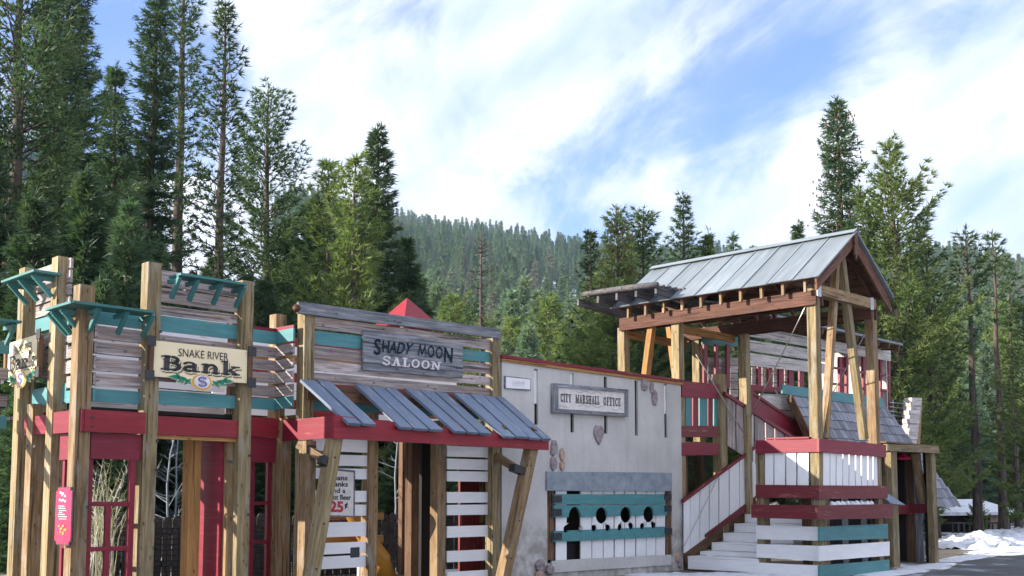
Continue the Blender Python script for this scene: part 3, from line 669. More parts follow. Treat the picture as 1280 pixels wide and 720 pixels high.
beam('bracket_plate', PF.hit(640, 584, -.13), PF.hit(652, 589, -.13), .11, .12, UP, M['metal'], sal, seg=1)
bolt(PM, PM.u(371), PM.hit(371, 561, .3).z, .305, sal, w=.13, h=.11); bolt(PM, PM.u(412), PM.hit(412, 690, .3).z, .55, sal, w=.14, h=.13, mat=M['metal'])
# white slat screens
def screen(x0, x1, rows, slope, off):
    for a, b in rows:
        hb('slat', PM, (x0, a, b), (x1, a + slope(a), b + slope(b)), .025, M['white'], sal, off)
sl = lambda y: (622 - y) * .0006 * 75
screen(385, 460, [(546, 563), (567, 581), (584.5, 598), (613, 628), (631, 645.5), (653.5, 672), (679.5, 694), (697, 712.5)], sl, -.1)
sl2 = lambda y: (622 - y) * .0006 * 56
screen(559, 615.5, [(557, 570.5), (573, 586.5), (588.5, 601.5), (615, 628.5), (631, 644), (658, 672), (689, 703), (715, 728)], sl2, -.1)
p_ = PM.off(-1.2); 
for px in (583, 596, 607): lv('wall_panel', p_, p_.u(px) - .14, p_.u(px) + .14, 0, 2.3, .04, M['redfade'] if px != 607 else M['timber'], sal)
lv('wall_panel', p_, p_.u(450), p_.u(450) + .1, 0, 1.2, .05, M['white'], sal)
lb('cross_rail', p_, p_.u(380), p_.u(480), .62, .74, .05, M['timber_orange'], sal)
lb('cross_rail', p_, p_.u(380), p_.u(480), .98, 1.08, .05, M['timber_orange'], sal)
post('downpipe', PM, PM.u(659, -.3), 0, 2.2, .07, M['galv'], sal, -.3)
# saloon sign
q = q4(PM, (452.7, 411), (576.7, 428), (576.2, 473.5), (452, 463), -.03)
t = thing('saloon_sign', 'weathered plank sign with navy and faded white lettering on the saloon front', 'sign', (q[3] + q[2]) / 2)
for i in range(5):
    f0 = i / 5 + .006; f1 = (i + 1) / 5 - .006; o2 = PM.n * (.03 + (i % 2) * .006)
    strip('plank', q[0].lerp(q[3], f0) + o2, q[0].lerp(q[3], f1) + o2, q[1].lerp(q[2], f0) + o2, q[1].lerp(q[2], f1) + o2, PM.n, .03, M['greyblue'], t, jit=.006)
of = .0
def word(txt, pts, mat, bold=0., slab=False):
    qq = q4(PM, *pts, 0.); letters(slab_polys(txt) if slab else font_polys(txt, bold), qq, PM.n, M[mat], t, lift=.012)
word('S', [(467.5, 423), (475.5, 424), (475, 444.5), (466.5, 443.5)], 'navy', .018)
word('HADY', [(477.5, 425.5), (517, 429.5), (511.5, 443.5), (477, 440.5)], 'navy', .018)
letters(stroke([(0, 0), (.16, 1), (.5, .12), (.86, 1), (1.05, 0)], .13), q4(PM, (522.5, 430), (532.8, 431.3), (532.2, 446.2), (521.5, 444.8), 0.), PM.n, M['navy'], t, lift=.012)
word('O', [(534, 431.5), (542.5, 432.6), (542, 447.3), (533.5, 446.3)], 'navy', .01)
word('O', [(544.2, 433), (552.8, 434), (552.4, 448.6), (543.8, 447.6)], 'navy', .01)
word('N', [(554.5, 434), (565.5, 435), (564.5, 453.5), (554.5, 452.5)], 'navy', .018)
word('SALOON', [(478, 444), (551, 452.5), (550, 463), (477.5, 456.5)], 'whitetext', slab=True)
# bill of fare behind the leaning post
q = q4(PM, (404, 584), (444, 588), (443.5, 647), (404, 646), -.06)
t = thing('price_sign', 'white framed price sign reading 25 cents, half hidden by the leaning porch post', 'sign', (q[3] + q[2]) / 2)
strip('sign_frame', q[0], q[3], q[1], q[2], PM.n, .03, M['greyblue'], t, seg=1)
q = q4(PM, (407, 587), (442, 590.5), (441.5, 645), (407, 644), -.055)
strip('sign_face', q[0], q[3], q[1], q[2], PM.n, .01, M['signwhite'], t, seg=1)
def line(txt, x0, x1, y0, y1, mat, bold=.015):
    letters(font_polys(txt, bold), q4(PM, (x0, y0), (x1, y0 + .5), (x1, y1 + .5), (x0, y1), -.055), PM.n, M[mat], t)
line('Beans', 411, 434, 593.5, 600, 'black'); line('Franks', 410, 434.5, 601.5, 608, 'black'); line('and a', 412, 431.5, 610, 616, 'black'); line('Root Beer', 408, 438.5, 618, 624.5, 'black')
line('25', 412, 429, 626, 640, 'redtext', .04); line('c', 430.5, 434.5, 629.5, 634, 'black', .03); line('/', 430.5, 434.5, 627.5, 636, 'black')
# red pyramid roof behind
ap = PM.off(-3.2).hit(509, 372); e0 = PM.off(-3.2); zb = e0.hit(509, 400).z; hw = .45
play = thing('play_pavilion', 'small red pyramid roofed pavilion showing above the saloon top rail', 'pavilion', (ap.x, ap.y, 0))
ap = Vector((ap.x, ap.y, ap.z)); cs = [Vector((ap.x, ap.y, ap.z - .55)) + D1 * a * hw + N1 * b * hw for a, b in ((-1, -1), (1, -1), (1, 1), (-1, 1))]
for i in range(4):
    a, b = cs[i], cs[(i + 1) % 4]; nn = (b - a).cross(ap - a).normalized(); nn = nn if nn.z > 0 else -nn
    polyplate('roof_panel', [a, b, ap], nn, .02, M['red'], play)
for c in cs: beam('post', Vector((c.x, c.y, 0)).lerp(Vector((ap.x, ap.y, 0)), .1), Vector((c.x, c.y, c.z + .0)).lerp(Vector((ap.x, ap.y, c.z)), .1), .1, .1, D1, M['timber_dark'], play, seg=1)

# ================================================================== MARSHAL WALL
mar = thing('marshal_office_wall', 'grey plastered wall of the marshal office with narrow slots and red capping', 'building', PM.at(PM.u(740), 0, -.1))
u0 = PM.u(627.5); u1 = PM.u(853); TH = .26
ztl = PM.hit(627, 452).z; ztr = PM.hit(853, 482).z
opn = (PM.u(684), PM.u(840)); oz0 = PM.hit(760, 699.5).z; oz1 = PM.hit(760, 612).z
holes = [(opn[0], opn[1], oz0, oz1)]
for px, ya, yb in ((670.6, 461, 531), (715.8, 466.5, 540.5), (758, 471, 542), (796.7, 476, 544.5), (833.6, 480, 547)):
    h_ = .045; uu = PM.u(px); holes.append((uu - h_, uu + h_, PM.hit(px, yb).z, PM.hit(px, ya).z))
us_l = sorted(set([u0, u1] + [h[0] for h in holes] + [h[1] for h in holes] + list(np.linspace(u0, u1, 9)[1:-1]))); zs_l = sorted(set([0] + [h[2] for h in holes] + [h[3] for h in holes])) + [3.5]
V = []; Fc = []; idx = {}
def top_z(u): return ztl + (ztr - ztl) * (u - u0) / (u1 - u0)
def vid(i, j, k):
    if (i, j, k) not in idx:
        z = zs_l[j] if j < len(zs_l) - 1 else top_z(us_l[i])
        idx[(i, j, k)] = len(V); V.append(PM.at(us_l[i], z, 0 if k == 0 else -TH))
    return idx[(i, j, k)]
def solid(i, j):
    if i < 0 or j < 0 or i >= len(us_l) - 1 or j >= len(zs_l) - 1: return False
    u = (us_l[i] + us_l[i + 1]) / 2; z = (zs_l[j] + zs_l[j + 1]) / 2
    return not any(h[0] < u < h[1] and h[2] < z < h[3] for h in holes)
for i in range(len(us_l) - 1):
    for j in range(len(zs_l) - 1):
        if not solid(i, j): continue
        Fc.append((vid(i, j, 0), vid(i + 1, j, 0), vid(i + 1, j + 1, 0), vid(i, j + 1, 0))); Fc.append((vid(i, j + 1, 1), vid(i + 1, j + 1, 1), vid(i + 1, j, 1), vid(i, j, 1)))
        if not solid(i - 1, j): Fc.append((vid(i, j, 1), vid(i, j, 0), vid(i, j + 1, 0), vid(i, j + 1, 1)))
        if not solid(i + 1, j): Fc.append((vid(i + 1, j, 0), vid(i + 1, j, 1), vid(i + 1, j + 1, 1), vid(i + 1, j + 1, 0)))
        if not solid(i, j - 1): Fc.append((vid(i, j, 0), vid(i, j, 1), vid(i + 1, j, 1), vid(i + 1, j, 0)))
        if not solid(i, j + 1): Fc.append((vid(i, j + 1, 0), vid(i + 1, j + 1, 0), vid(i + 1, j + 1, 1), vid(i, j + 1, 1)))
mk('wall', V, Fc, M['plaster'], mar)
strip('timber_cap', PM.at(u0 - .02, ztl + .05, .03), PM.at(u0 - .02, ztl + .002, .03), PM.at(u1 + .03, ztr + .05, .03), PM.at(u1 + .03, ztr + .002, .03), N1, TH + .06, M['timber_orange'], mar)
strip('capping', PM.at(u0 - .04, ztl + .10, .05), PM.at(u0 - .04, ztl + .054, .05), PM.at(u1 + .04, ztr + .10, .05), PM.at(u1 + .04, ztr + .054, .05), N1, TH + .10, M['maroon'], mar)
# pale strips set in some slots further down stand for light showing through
hb('lintel', PM, (683.8, 589.3, 613.3), (840, 591, 614), .05, M['lintel'], mar, .035)
hb('sill', PM, (690, 701, 716), (839, 693.3, 706), .03, M['plaster'], mar, .03)
# back of the cell
PC = PM.off(-1.3)
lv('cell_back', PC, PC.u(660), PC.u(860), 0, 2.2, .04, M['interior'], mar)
PCL = PL(PM.at(PM.u(672), 0), N1, -D1); lv('cell_sun_block', PCL, -1.3, -TH - .02, 0, 2.2, .04, M['interior'], mar); PCT = PM.off(-TH - .02)  # side wall added to keep the sun out from behind the pickets
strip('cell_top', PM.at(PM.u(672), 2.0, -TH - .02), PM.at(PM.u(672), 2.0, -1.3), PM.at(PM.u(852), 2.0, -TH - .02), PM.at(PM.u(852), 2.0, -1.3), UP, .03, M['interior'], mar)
PCR = PL(PM.at(PM.u(850), 0), N1, -D1); lv('cell_sun_block', PCR, -1.3, -TH - .02, 0, 2.2, .04, M['interior'], mar)  # second side wall, added against sun coming in at the right
strip('cell_dark_floor', PM.at(PM.u(672), .02, -TH), PM.at(PM.u(672), .02, -1.3), PM.at(PM.u(852), .02, -TH), PM.at(PM.u(852), .02, -1.3), UP, .03, M['interior'], mar)  # near-black floor added so the picket gaps stay dark
for px, yw0, yw1, yb in ((670.6, 463, 504, 531), (715.8, 466, 505, 541), (833.6, 482, 517, 547)):
    uu = PM.u(px); zm_ = PM.hit(px, yw1).z; lv('slot_light_and_shade', PM, uu - .0435, uu + .0435, zm_, PM.hit(px, yw0).z, .02, M['white'], mar, -.035); lv('slot_light_and_shade', PM, uu - .0435, uu + .0435, PM.hit(px, yb - .3).z, zm_ - .003, .02, M['interior'], mar, -.035)  # white paints light seen through the slot, near-black the shade below it
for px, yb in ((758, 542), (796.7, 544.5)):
    uu = PM.u(px); lv('slot_light_and_shade', PM, uu - .0435, uu + .0435, PM.hit(px, yb - .3).z, PM.hit(px, 470 if px < 770 else 475.3).z, .02, M['interior'], mar, -.035)  # near-black fill paints the shade inside these slots
lv('gap_dark_panel', PM, opn[0] + .12, opn[1] - .05, .1, PM.hit(760, 668).z, .02, M['interior'], mar, -.14)  # dark panel added to blot out bright lines between the lower pickets
# stones
def stone(pl, px, py, rx, ry, ang=0, mat='stone', par=None, seed=1, off=0.0, d=.045, shape=None):
    r_ = random.Random(seed); c = pl.hit(px, py, off); D = (c - CO).length; sx = rx * D / F / .93; sz = ry * D / F; n = 7; V = []; Fc = []
    rim = shape or [(cos(2 * pi * i / n) * r_.uniform(.8, 1.15), sin(2 * pi * i / n) * r_.uniform(.8, 1.15)) for i in range(n)]
    n = len(rim); ca, sa = cos(radians(ang)), sin(radians(ang))
    for s, k in ((1.0, -.01), (1.0, d * .6), (.9, d * .88), (.5, d * .95)):
        for (a, b) in rim:
            a2, b2 = a * ca - b * sa, a * sa + b * ca
            V.append(c + pl.d * a2 * sx * s + UP * b2 * sz * s + pl.n * (k + r_.uniform(-.004, .004)))
    for l in range(3):
        for i in range(n): Fc.append((l * n + i, l * n + (i + 1) % n, (l + 1) * n + (i + 1) % n, (l + 1) * n + i))
    Fc.append(tuple(range(3 * n, 4 * n))); return mk('stone', V, Fc, M[mat], par)
heart = [(0, -1), (.5, -.5), (.85, .0), (.95, .45), (.75, .85), (.3, .95), (-.1, .85), (-.5, .95), (-.85, .6), (-.95, .1), (-.6, -.45)]
stone(PM, 747.5, 544, 9.3, 12.5, 0, 'stone', mar, 1, shape=heart)
stone(PM, 805, 481.5, 6.5, 8.5, 20, 'stone', mar, 2); stone(PM, 813.5, 484.5, 3.4, 8, -5, 'stone', mar, 3); stone(PM, 817.5, 497, 5.2, 11.5, 28, 'stone', mar, 4)
stone(PM, 691.5, 561, 6.3, 10.5, 12, 'stone', mar, 5); stone(PM, 691, 579, 6, 9.5, 0, 'stone', mar, 6); stone(PM, 701.5, 568, 5, 8.5, -20, 'stonetan', mar, 7); stone(PM, 702, 582, 4.2, 7, 0, 'stonetan', mar, 8)
stone(PM, 675, 707, 7.5, 8, 10, 'stone', mar, 9, off=.02); stone(PM, 687, 712, 6.5, 6.5, 30, 'stone', mar, 10, off=.03); stone(PM, 673, 719, 7, 6, 0, 'stonetan', mar, 11, off=.02)
stone(PM, 846.5, 696, 4.5, 6.5, 15, 'stonetan', mar, 12); stone(PM, 849, 706, 3.5, 4, 0, 'stone', mar, 13)
# plaque
q = q4(PM, (631.5, 469.5), (663.7, 473.7), (663.3, 488.3), (631.5, 486), .03)
t = thing('date_plaque', 'small silver plaque with worn raised figures high on the grey plaster wall', 'plaque', (q[3] + q[2]) / 2)
strip('plaque_frame', q[0], q[3], q[1], q[2], PM.n, .03, M['greyblue'], t, seg=1)
q = q4(PM, (632.8, 471), (662.8, 474.6), (662.5, 486.8), (632.8, 484.7), .036)
strip('plaque_face', q[0], q[3], q[1], q[2], PM.n, .01, M['white'], t, seg=1)
letters(font_polys('1899', .02), q4(PM, (641, 475.2), (656, 476.6), (656, 483.3), (641, 482), .036), PM.n, M['whitetext'], t, lift=.004)
# marshal sign
q = q4(PM, (691, 479), (783.8, 487.3), (783.8, 521.3), (691, 515.8), .05)
t = thing('marshal_sign', 'framed white sign with slab lettering and scrollwork on the grey plaster wall', 'sign', (q[3] + q[2]) / 2)
iq = q4(PM, (696.5, 484), (780.3, 490.8), (780.3, 516.5), (696.5, 511), .05)
strip('sign_face', iq[0], iq[3], iq[1], iq[2], PM.n, .02, M['signwhite'], t, seg=1)
oq = [p + PM.n * .035 for p in q]; iq2 = [p + PM.n * .035 for p in iq]
for a, b, c, d in ((0, 0, 1, 1), (3, 3, 2, 2)): strip('frame_rail', oq[a], iq2[b], oq[c], iq2[d], PM.n, .09, M['greyblue'], t, seg=3)
for a, b, c, d in ((0, 0, 3, 3), (1, 1, 2, 2)): strip('frame_rail', oq[a] - PM.n * .004, iq2[b] - PM.n * .004, oq[c] - PM.n * .004, iq2[d] - PM.n * .004, PM.n, .086, M['greyblue'], t, seg=1)
for txt, x0, x1 in (('CITY', 700.5, 714), ('MARSHALL', 719, 749), ('OFFICE', 754, 775.5)):
    ya = lambda x: 491.3 + (x - 700) * .083
    letters(slab_polys(txt, .1), q4(PM, (x0, ya(x0)), (x1, ya(x1)), (x1, ya(x1) + 10.8), (x0, ya(x0) + 11.3), .05), PM.n, M['black'], t)
def swirl(pts, w, nm='scroll'):
    V, P_ = stroke(pts, w); vs = []
    for a, b in V: vs.append(PM.hit(a, b, .054))
    Fc = [tuple(p) if (vs[p[1]] - vs[p[0]]).cross(vs[p[2]] - vs[p[0]]).dot(PM.n) > 0 else tuple(reversed(p)) for p in P_]
    return mk(nm, vs, Fc, M['ink'], t)
swirl([(721 + i * 1.6, 489.5 + 1.3 * sin(i * .7) + i * .1) for i in range(20)], .35)
swirl([(722 + i * 1.5, 506.5 + 1.2 * sin(i * .8 + 1) + i * .12) for i in range(22)], .35)
swirl([(698.5, 509), (700, 506.5), (704, 508.5), (710, 509)], .35); swirl([(778.5, 514), (776, 510), (771, 513.5), (766, 512)], .35)
# stocks ---------------------------------------------------------------------
st = thing('stocks', 'teal and white wooden stocks with head and hand holes set in the plaster wall', 'stocks', PM.at(PM.u(760), oz0, -.1))
vb('post', PM, (612, 684.5, 692.5), (700, 683.5, 692), .12, M['timber_dark'], st, -.03); vb('post', PM, (613, 832.5, 840), (694, 832, 840), .12, M['timber_dark'], st, -.03)
# boards with real openings: a fine grid in the plane of the wall, cells inside a hole left out and the rim pulled to the curve
def holed(name, x0, x1, ytop, ybot, off, th, mat, holes, par, n=None):
    """ytop, ybot: functions of px; holes: (cx, cy, rx, ry) in picture measure at the plane"""
    xs = np.arange(x0, x1 + .01, (x1 - x0) / max(1, round((x1 - x0) / 1.1))); xs = np.linspace(x0, x1, len(xs)); ny = max(10, int((ybot(x0) - ytop(x0)) / 1.4))
    V = []; Fc = []; ids = {}
    inh = lambda x, y: any(((x - h[0]) / h[2]) ** 2 + ((y - h[1]) / h[3]) ** 2 < 1 for h in holes)
    pts = {}
    for i, x in enumerate(xs):
        for j in range(ny + 1):
            y = ytop(x) + (ybot(x) - ytop(x)) * j / ny; pts[i, j] = (x, y)
    ok = {(i, j): not inh((xs[i] + xs[i + 1]) / 2, (pts[i, j][1] + pts[i, j + 1][1]) / 2) for i in range(len(xs) - 1) for j in range(ny)}
    def v(i, j, k):
        if (i, j, k) not in ids:
            x, y = pts[i, j]
            adj = [ok.get((a, b)) for a in (i - 1, i) for b in (j - 1, j)]
            if False in adj and True in adj:
                for h in holes:
                    r = sqrt(((x - h[0]) / h[2]) ** 2 + ((y - h[1]) / h[3]) ** 2)
                    if .6 < r < 1.5 and 0 < j < ny and 0 < i < len(xs) - 1: x = h[0] + (x - h[0]) / r; y = h[1] + (y - h[1]) / r; break
            p = PM.hit(x, y, off); ids[i, j, k] = len(V); V.append(p if k == 0 else p - PM.n * th)
        return ids[i, j, k]
    g = lambda i, j: ok.get((i, j), False)
    for (i, j), o in ok.items():
        if not o: continue
        Fc.append((v(i, j, 0), v(i, j + 1, 0), v(i + 1, j + 1, 0), v(i + 1, j, 0))); Fc.append((v(i, j, 1), v(i + 1, j, 1), v(i + 1, j + 1, 1), v(i, j + 1, 1)))
        if not g(i - 1, j): Fc.append((v(i, j, 0), v(i, j, 1), v(i, j + 1, 1), v(i, j + 1, 0)))
        if not g(i + 1, j): Fc.append((v(i + 1, j, 0), v(i + 1, j + 1, 0), v(i + 1, j + 1, 1), v(i + 1, j, 1)))
        if not g(i, j - 1): Fc.append((v(i, j, 0), v(i + 1, j, 0), v(i + 1, j, 1), v(i, j, 1)))
        if not g(i, j + 1): Fc.append((v(i, j + 1, 0), v(i, j + 1, 1), v(i + 1, j + 1, 1), v(i + 1, j + 1, 0)))
    return mk(name, V, Fc, mat, par)
heads = [(718.5, 649, 8.0, 15.5), (752, 644.3, 7.2, 10.2), (782.3, 643.5, 6.8, 10.0), (811, 643, 6.6, 10.0)]
hands = [(707.8, 661.5, 3.5, 4.8), (725.5, 660.5, 3.5, 4.8), (743, 660.5, 3.1, 4.6), (760, 660, 3.3, 4.4), (775, 659.5, 3.0, 4.6), (789, 658, 3.1, 4.4), (803, 658, 3.0, 4.2), (817, 657, 2.7, 4.2)]
LN = lambda a, b, c, d: (lambda x: b + (d - b) * (x - a) / (c - a))
hb('stock_board', PM, (692.5, 617.5, 630.6), (832, 617.7, 630.2), .04, M['teal'], st, .03)
holed('stock_board', 692.5, 834, LN(692, 631.8, 834, 631), LN(692, 646.8, 834, 644), .03, .04, M['teal'], heads, st)
holed('stock_board', 692.5, 832, LN(692, 664, 832, 658.2), LN(692, 677.5, 832, 671.2), .03, .04, M['teal'], hands, st)
pk = [(695, 708.3), (726, 739.3), (740.5, 753.5), (754.7, 767), (768.8, 780), (781.5, 794), (795.7, 807.3), (808.3, 819.3), (820.3, 831.3)]
for a, b in pk: holed('picket', a, b, lambda x: 613.8, LN(692, 702, 840, 693), -.03, .022, M['white'], heads + hands, st)
for x, ys in ((694.5, (624, 640.5, 670.5)), (832.8, (621, 635.5, 664))):
    for y in ys: 
        p = PM.hit(x, y, .036); lb('hinge', PM, PM.u(x) - .10, PM.u(x) + .10, p.z - .055, p.z + .055, .012, M['metal'], st, .045, seg=1)

# ================================================================== TOWER, CANOPY, STAIRS
TO = Vector((5.02, 17.65, 0))
def T(a, b, z): return TO + D1 * a + D2 * b + UP * z
PT = PL(TO, D1, N1)                    # front (right-hand) face, a grows right
PTL = PL(TO, N1, -D1)                  # left-hand face, u = -b
tow = thing('lookout_tower', 'timber lookout tower box with maroon rails, white pickets and teal boards', 'tower', T(1.1, .6, 0))
# left face
def lf(name, a, b, th, mat, off=0., **k): return hb(name, PTL, a, b, th, M[mat], tow, off, **k)
def rf(name, a, b, th, mat, off=0., **k): return hb(name, PT, a, b, th, M[mat], tow, off, **k)
lf('rail_board', (944.5, 550.6, 567), (1024.3, 548, 565), .04, 'maroon', .03); rf('rail_board', (1024, 548, 565), (1107.7, 556, 571.8), .04, 'maroon', .031)
lf('rail_cap', (956, 547.2, 549), (1011, 546, 548), .09, 'maroon', .06)
lf('rail_board', (944.5, 605.8, 622), (1024.3, 606.6, 623.5), .04, 'redfade', .03); rf('rail_board', (1024, 606.6, 623.5), (1109.7, 607.2, 623.2), .04, 'redfade', .031)
lf('rail_board', (939, 630.3, 647.4), (1022, 631.6, 649.5), .04, 'redfade', .15); rf('rail_board', (1022, 631.6, 649.5), (1116, 629.8, 648), .04, 'redfade', .15)
for a, b in ((956.5, 966.5), (968, 981), (983, 995), (997, 1010.5)): vb('picket', PTL, (562, a, b), (608, a, b), .022, M['white'], tow, -.01)
for a, b in ((1029, 1037), (1038.2, 1044.5), (1046, 1052.8), (1054, 1060.6), (1062, 1068.7), (1070, 1076), (1077.3, 1084), (1085.3, 1091), (1092, 1099)): vb('picket', PT, (562, a, b), (608, a, b), .022, M['white'], tow, -.01)
for (a, b, c, d, m, m2) in ((656.7, 674, 658.5, 676, 'white', 'teal'), (680, 696.5, 682.5, 701.5, 'white', 'white'), (703, 722, 707, 728, 'white', 'teal')):
    lf('board', (945.5, a, b), (1025, c, d), .035, m, .02)
rf('board', (1024.6, 658.5, 676), (1110, 654.8, 673.5), .035, 'teal', .0215); rf('board', (1024.6, 682.5, 701.5), (1112, 677, 694.5), .035, 'white', .0215); rf('board', (1024.6, 707, 728), (1112, 699.5, 713), .035, 'teal', .0215)
zbox = T(0, 0, 0).z
w = .16
zr = PT.hit(1024, 549).z
ut = PT.u(1101)
# corner posts
for (a, b, zt) in ((.09, .09, 4.84), (ut, .09, 4.84), (.09, 1.12, zr), (ut, 1.12, zr)):
    beam('post', T(a, b, 0), T(a, b, zt), w, w, D1, M['timber_green'] if a < 1 else M['timber'], tow)
lb('deck_beam', PT, .1, ut, 1.05, 1.15, .1, M['timber_dark'], tow, -.4)
for k in range(7): strip('deck_board', T(.02, .03 + k * .17, 1.62), T(.02, .18 + k * .17, 1.62), T(ut, .03 + k * .17, 1.62), T(ut, .18 + k * .17, 1.62), UP, .035, M['timber'], tow, seg=1)
post('post', PT, PT.u(1046), 0, 1.5, .12, M['timber_dark'], tow, -.5)
sn_pts = [(T(1.0 + R.uniform(0, 1.0), .0 + R.uniform(0, .06), 0)) for _ in range(1)]
# snow left on the ledge between the boards
zl = PT.hit(1060, 629, -.03).z
for k in range(9):
    c = PT.at(.35 + k * .17, zl - .03, .03); r = R.uniform(.05, .09)
    V = []; Fc = []; n = 8
    for l, (s, hh) in enumerate(((1, -.02), (.9, .035), (.5, .065))):
        for i in range(n): V.append(c + D1 * cos(2 * pi * i / n) * r * s * R.uniform(.8, 1.3) + N1 * sin(2 * pi * i / n) * .06 * s + UP * (hh * R.uniform(.6, 1.2)))
    for l in range(2):
        for i in range(n): Fc.append((l * n + i, l * n + (i + 1) % n, (l + 1) * n + (i + 1) % n, (l + 1) * n + i))
    Fc.append(tuple(range(2 * n, 3 * n))); SN = (V, Fc)
    globals().setdefault('ledge_snow', []).append(SN)
strip('ledge', T(.02, -.14, zl - .03), T(.02, .0, zl - .03), T(ut + .05, -.14, zl - .03), T(ut + .05, .0, zl - .03), UP, .03, M['timber_dark'], tow)

# canopy
can = thing('gable_canopy', 'tall timber canopy with pale metal gable roof over the tower and gallery', 'canopy', T(1.1, 2, 0))
aR = PT.u(1097.5); RA = 1.10; ZR = 5.87; ZE = 4.92; AE = 1.33
# posts further back
def cpost(px, a, top, mat='timber_green', z0=0., w_=.165):
    pl = PL(T(a, 0, 0), N1, -D1); h = pl.hit(px, 430); return beam('post', Vector((h.x, h.y, z0)), Vector((h.x, h.y, top)), w_, w_, D1, M[mat], can)
cpost(847, .09, 4.62, z0=1.0); cpost(779.5, .09, 4.55, z0=0)
cpost(930, aR, 4.5); cpost(872, aR, 4.5)
def rz(a): return ZR - (ZR - ZE) * abs(a - RA) / AE
B0 = -.13; B1 = 4.12
# long beams
beam('long_beam', T(.09 - .11, B0 + .10, 4.60), T(.09 - .11, 4.1, 4.60), .05, .24, D1, M['beamwood'], can)
beam('long_beam', T(.09 + .105, B0 + .10, 4.59), T(.09 + .105, 4.1, 4.59), .05, .22, D1, M['beamwood'], can)
beam('long_beam', T(aR + .1, B0 + .10, 4.60), T(aR + .1, 4.1, 4.60), .05, .24, D1, M['beamwood'], can)
beam('long_beam', T(aR - .1, B0 + .10, 4.59), T(aR - .1, 4.1, 4.59), .05, .22, D1, M['beamwood'], can)
for b in (2.9, 4.05): beam('cross_beam', T(.1, b, 4.42), T(aR, b, 4.42), .08, .14, D2, M['timber_orange'], can)
# gable tie, struts, rakes
tie = hb('tie_beam', PT, (1024.5, 355, 368.5), (1095, 374.5, 387), .14, M['timber_orange' if False else 'timber'], can, .06)
bolt(PT, PT.u(1026), PT.hit(1026, 362, .06).z, .068, can, M['galv'], .13, .24); bolt(PT, PT.u(1093), PT.hit(1093, 380.5, .06).z, .068, can, M['galv'], .13, .22)
beam('strut', PT.hit(1045, 328, -.08), PT.hit(1031, 548, -.08), .11, .11, D1, M['timber'], can)
beam('strut', PT.hit(1050.5, 322, -.08), PT.hit(1080, 549, -.08), .13, .12, D1, M['timber_green'], can)
# leaning posts between the gallery posts
pb = PL(T(.09, 0, 0), N1, -D1)
beam('strut', pb.hit(816, 398), pb.hit(806, 480), .13, .12, D1, M['timber_orange'], can)
beam('strut', PL(T(aR, 0, 0), N1, -D1).hit(836, 405), PL(T(aR, 0, 0), N1, -D1).hit(846, 480), .11, .11, D1, M['timber_orange'], can)
rkL = strip('rake_board', T(RA - AE - .0, B0 - .03, ZE - .03), T(RA - AE, B0 - .03, ZE - .25), T(RA, B0 - .03, ZR - .03), T(RA, B0 - .03, ZR - .27), N1, .04, M['cedar'], can)
rkR = strip('rake_board', T(RA, B0 - .03, ZR - .03), T(RA, B0 - .03, ZR - .27), T(RA + AE + .02, B0 - .03, ZE - .04), T(RA + AE + .02, B0 - .03, ZE - .26), N1, .04, M['cedar'], can)
polyplate('finial', [T(RA + a, B0 - .075, ZR + z) for a, z in ((-.07, -.02), (.07, -.02), (.05, -.40), (0, -.5), (-.05, -.40))], N1, .03, M['cedar'], can)
# rafters with square tails, ridge board, purlins
nb_ = 10
for i in range(nb_):
    b = B0 + .22 + i * .41
    for sg in (-1, 1):
        e = RA + sg * (AE - .05)
        beam('rafter', T(RA, b, ZR - .12), T(e, b, rz(e) - .12), .05, .13, D2, M['cedar'], can, seg=1)
        p0 = T(e - sg * .02, b, rz(e) - .17)
        beam('rafter_tail', p0 + UP * .06, p0 - UP * .11, .045, .05, D2, M['timber'], can, seg=1)
beam('ridge_board', T(RA, B0, ZR - .10), T(RA, B1, ZR - .10), .04, .2, D1, M['cedar'], can)
for s in (-1, 1):
    for k in range(8):
        a0_ = RA + s * (.02 + k * .165); a1_ = RA + s * (.165 + k * .165)
        strip('sheathing_board', T(a0_, B0 + .03, rz(a0_) - .035), T(a1_, B0 + .03, rz(a1_) - .035), T(a0_, B1 - .03, rz(a0_) - .035), T(a1_, B1 - .03, rz(a1_) - .035), (UP + D1 * s * .7).normalized(), .02, M['timber_dark'], can, seg=1)
# gable infill behind the near rake
for i in range(8):
    f = i / 8; b = .55
    lb('gable_board', PT, RA - AE * (1 - f) + .12, RA + AE * (1 - f) - .12, ZE + (ZR - ZE) * f - .12, ZE + (ZR - ZE) * (f + .11) - .12, .02, M['timber_dark'], can, -.55, tilt=0) if f > .0 else None
# metal roof in panels, each lapping the next
npan = 9; wp = (B1 - B0 + .1) / npan
for s in (-1, 1):
    nn = (UP * AE + D1 * s * (ZR - ZE)).normalized(); A0 = RA; A1 = RA + s * (AE + .04); zE = ZE - .028
    for i in range(npan):
        b0 = B0 - .08 + i * wp; b1 = b0 + wp - .006
        o = .006 * (i % 2)
        strip('roof_panel', T(A0, b0, ZR + .0) + nn * o, T(A0, b1, ZR) + nn * o, T(A1, b0, zE) + nn * o, T(A1, b1, zE) + nn * o, nn, .012, M['zinc'], can, seg=2, jit=.002)
        strip('roof_seam', T(A0, b0 - .012, ZR + .002) + nn * .018, T(A0, b0 + .012, ZR + .002) + nn * .018, T(A1, b0 - .012, zE) + nn * .018, T(A1, b0 + .012, zE) + nn * .018, nn, .02, M['zinc'], can, seg=1, jit=0)
    strip('ridge_cap', T(RA, B0 - .1, ZR + .055), T(RA + s * .12, B0 - .1, ZR - .02), T(RA, B1 + .03, ZR + .055), T(RA + s * .12, B1 + .03, ZR - .02), nn, .012, M['zinc'], can, jit=0)
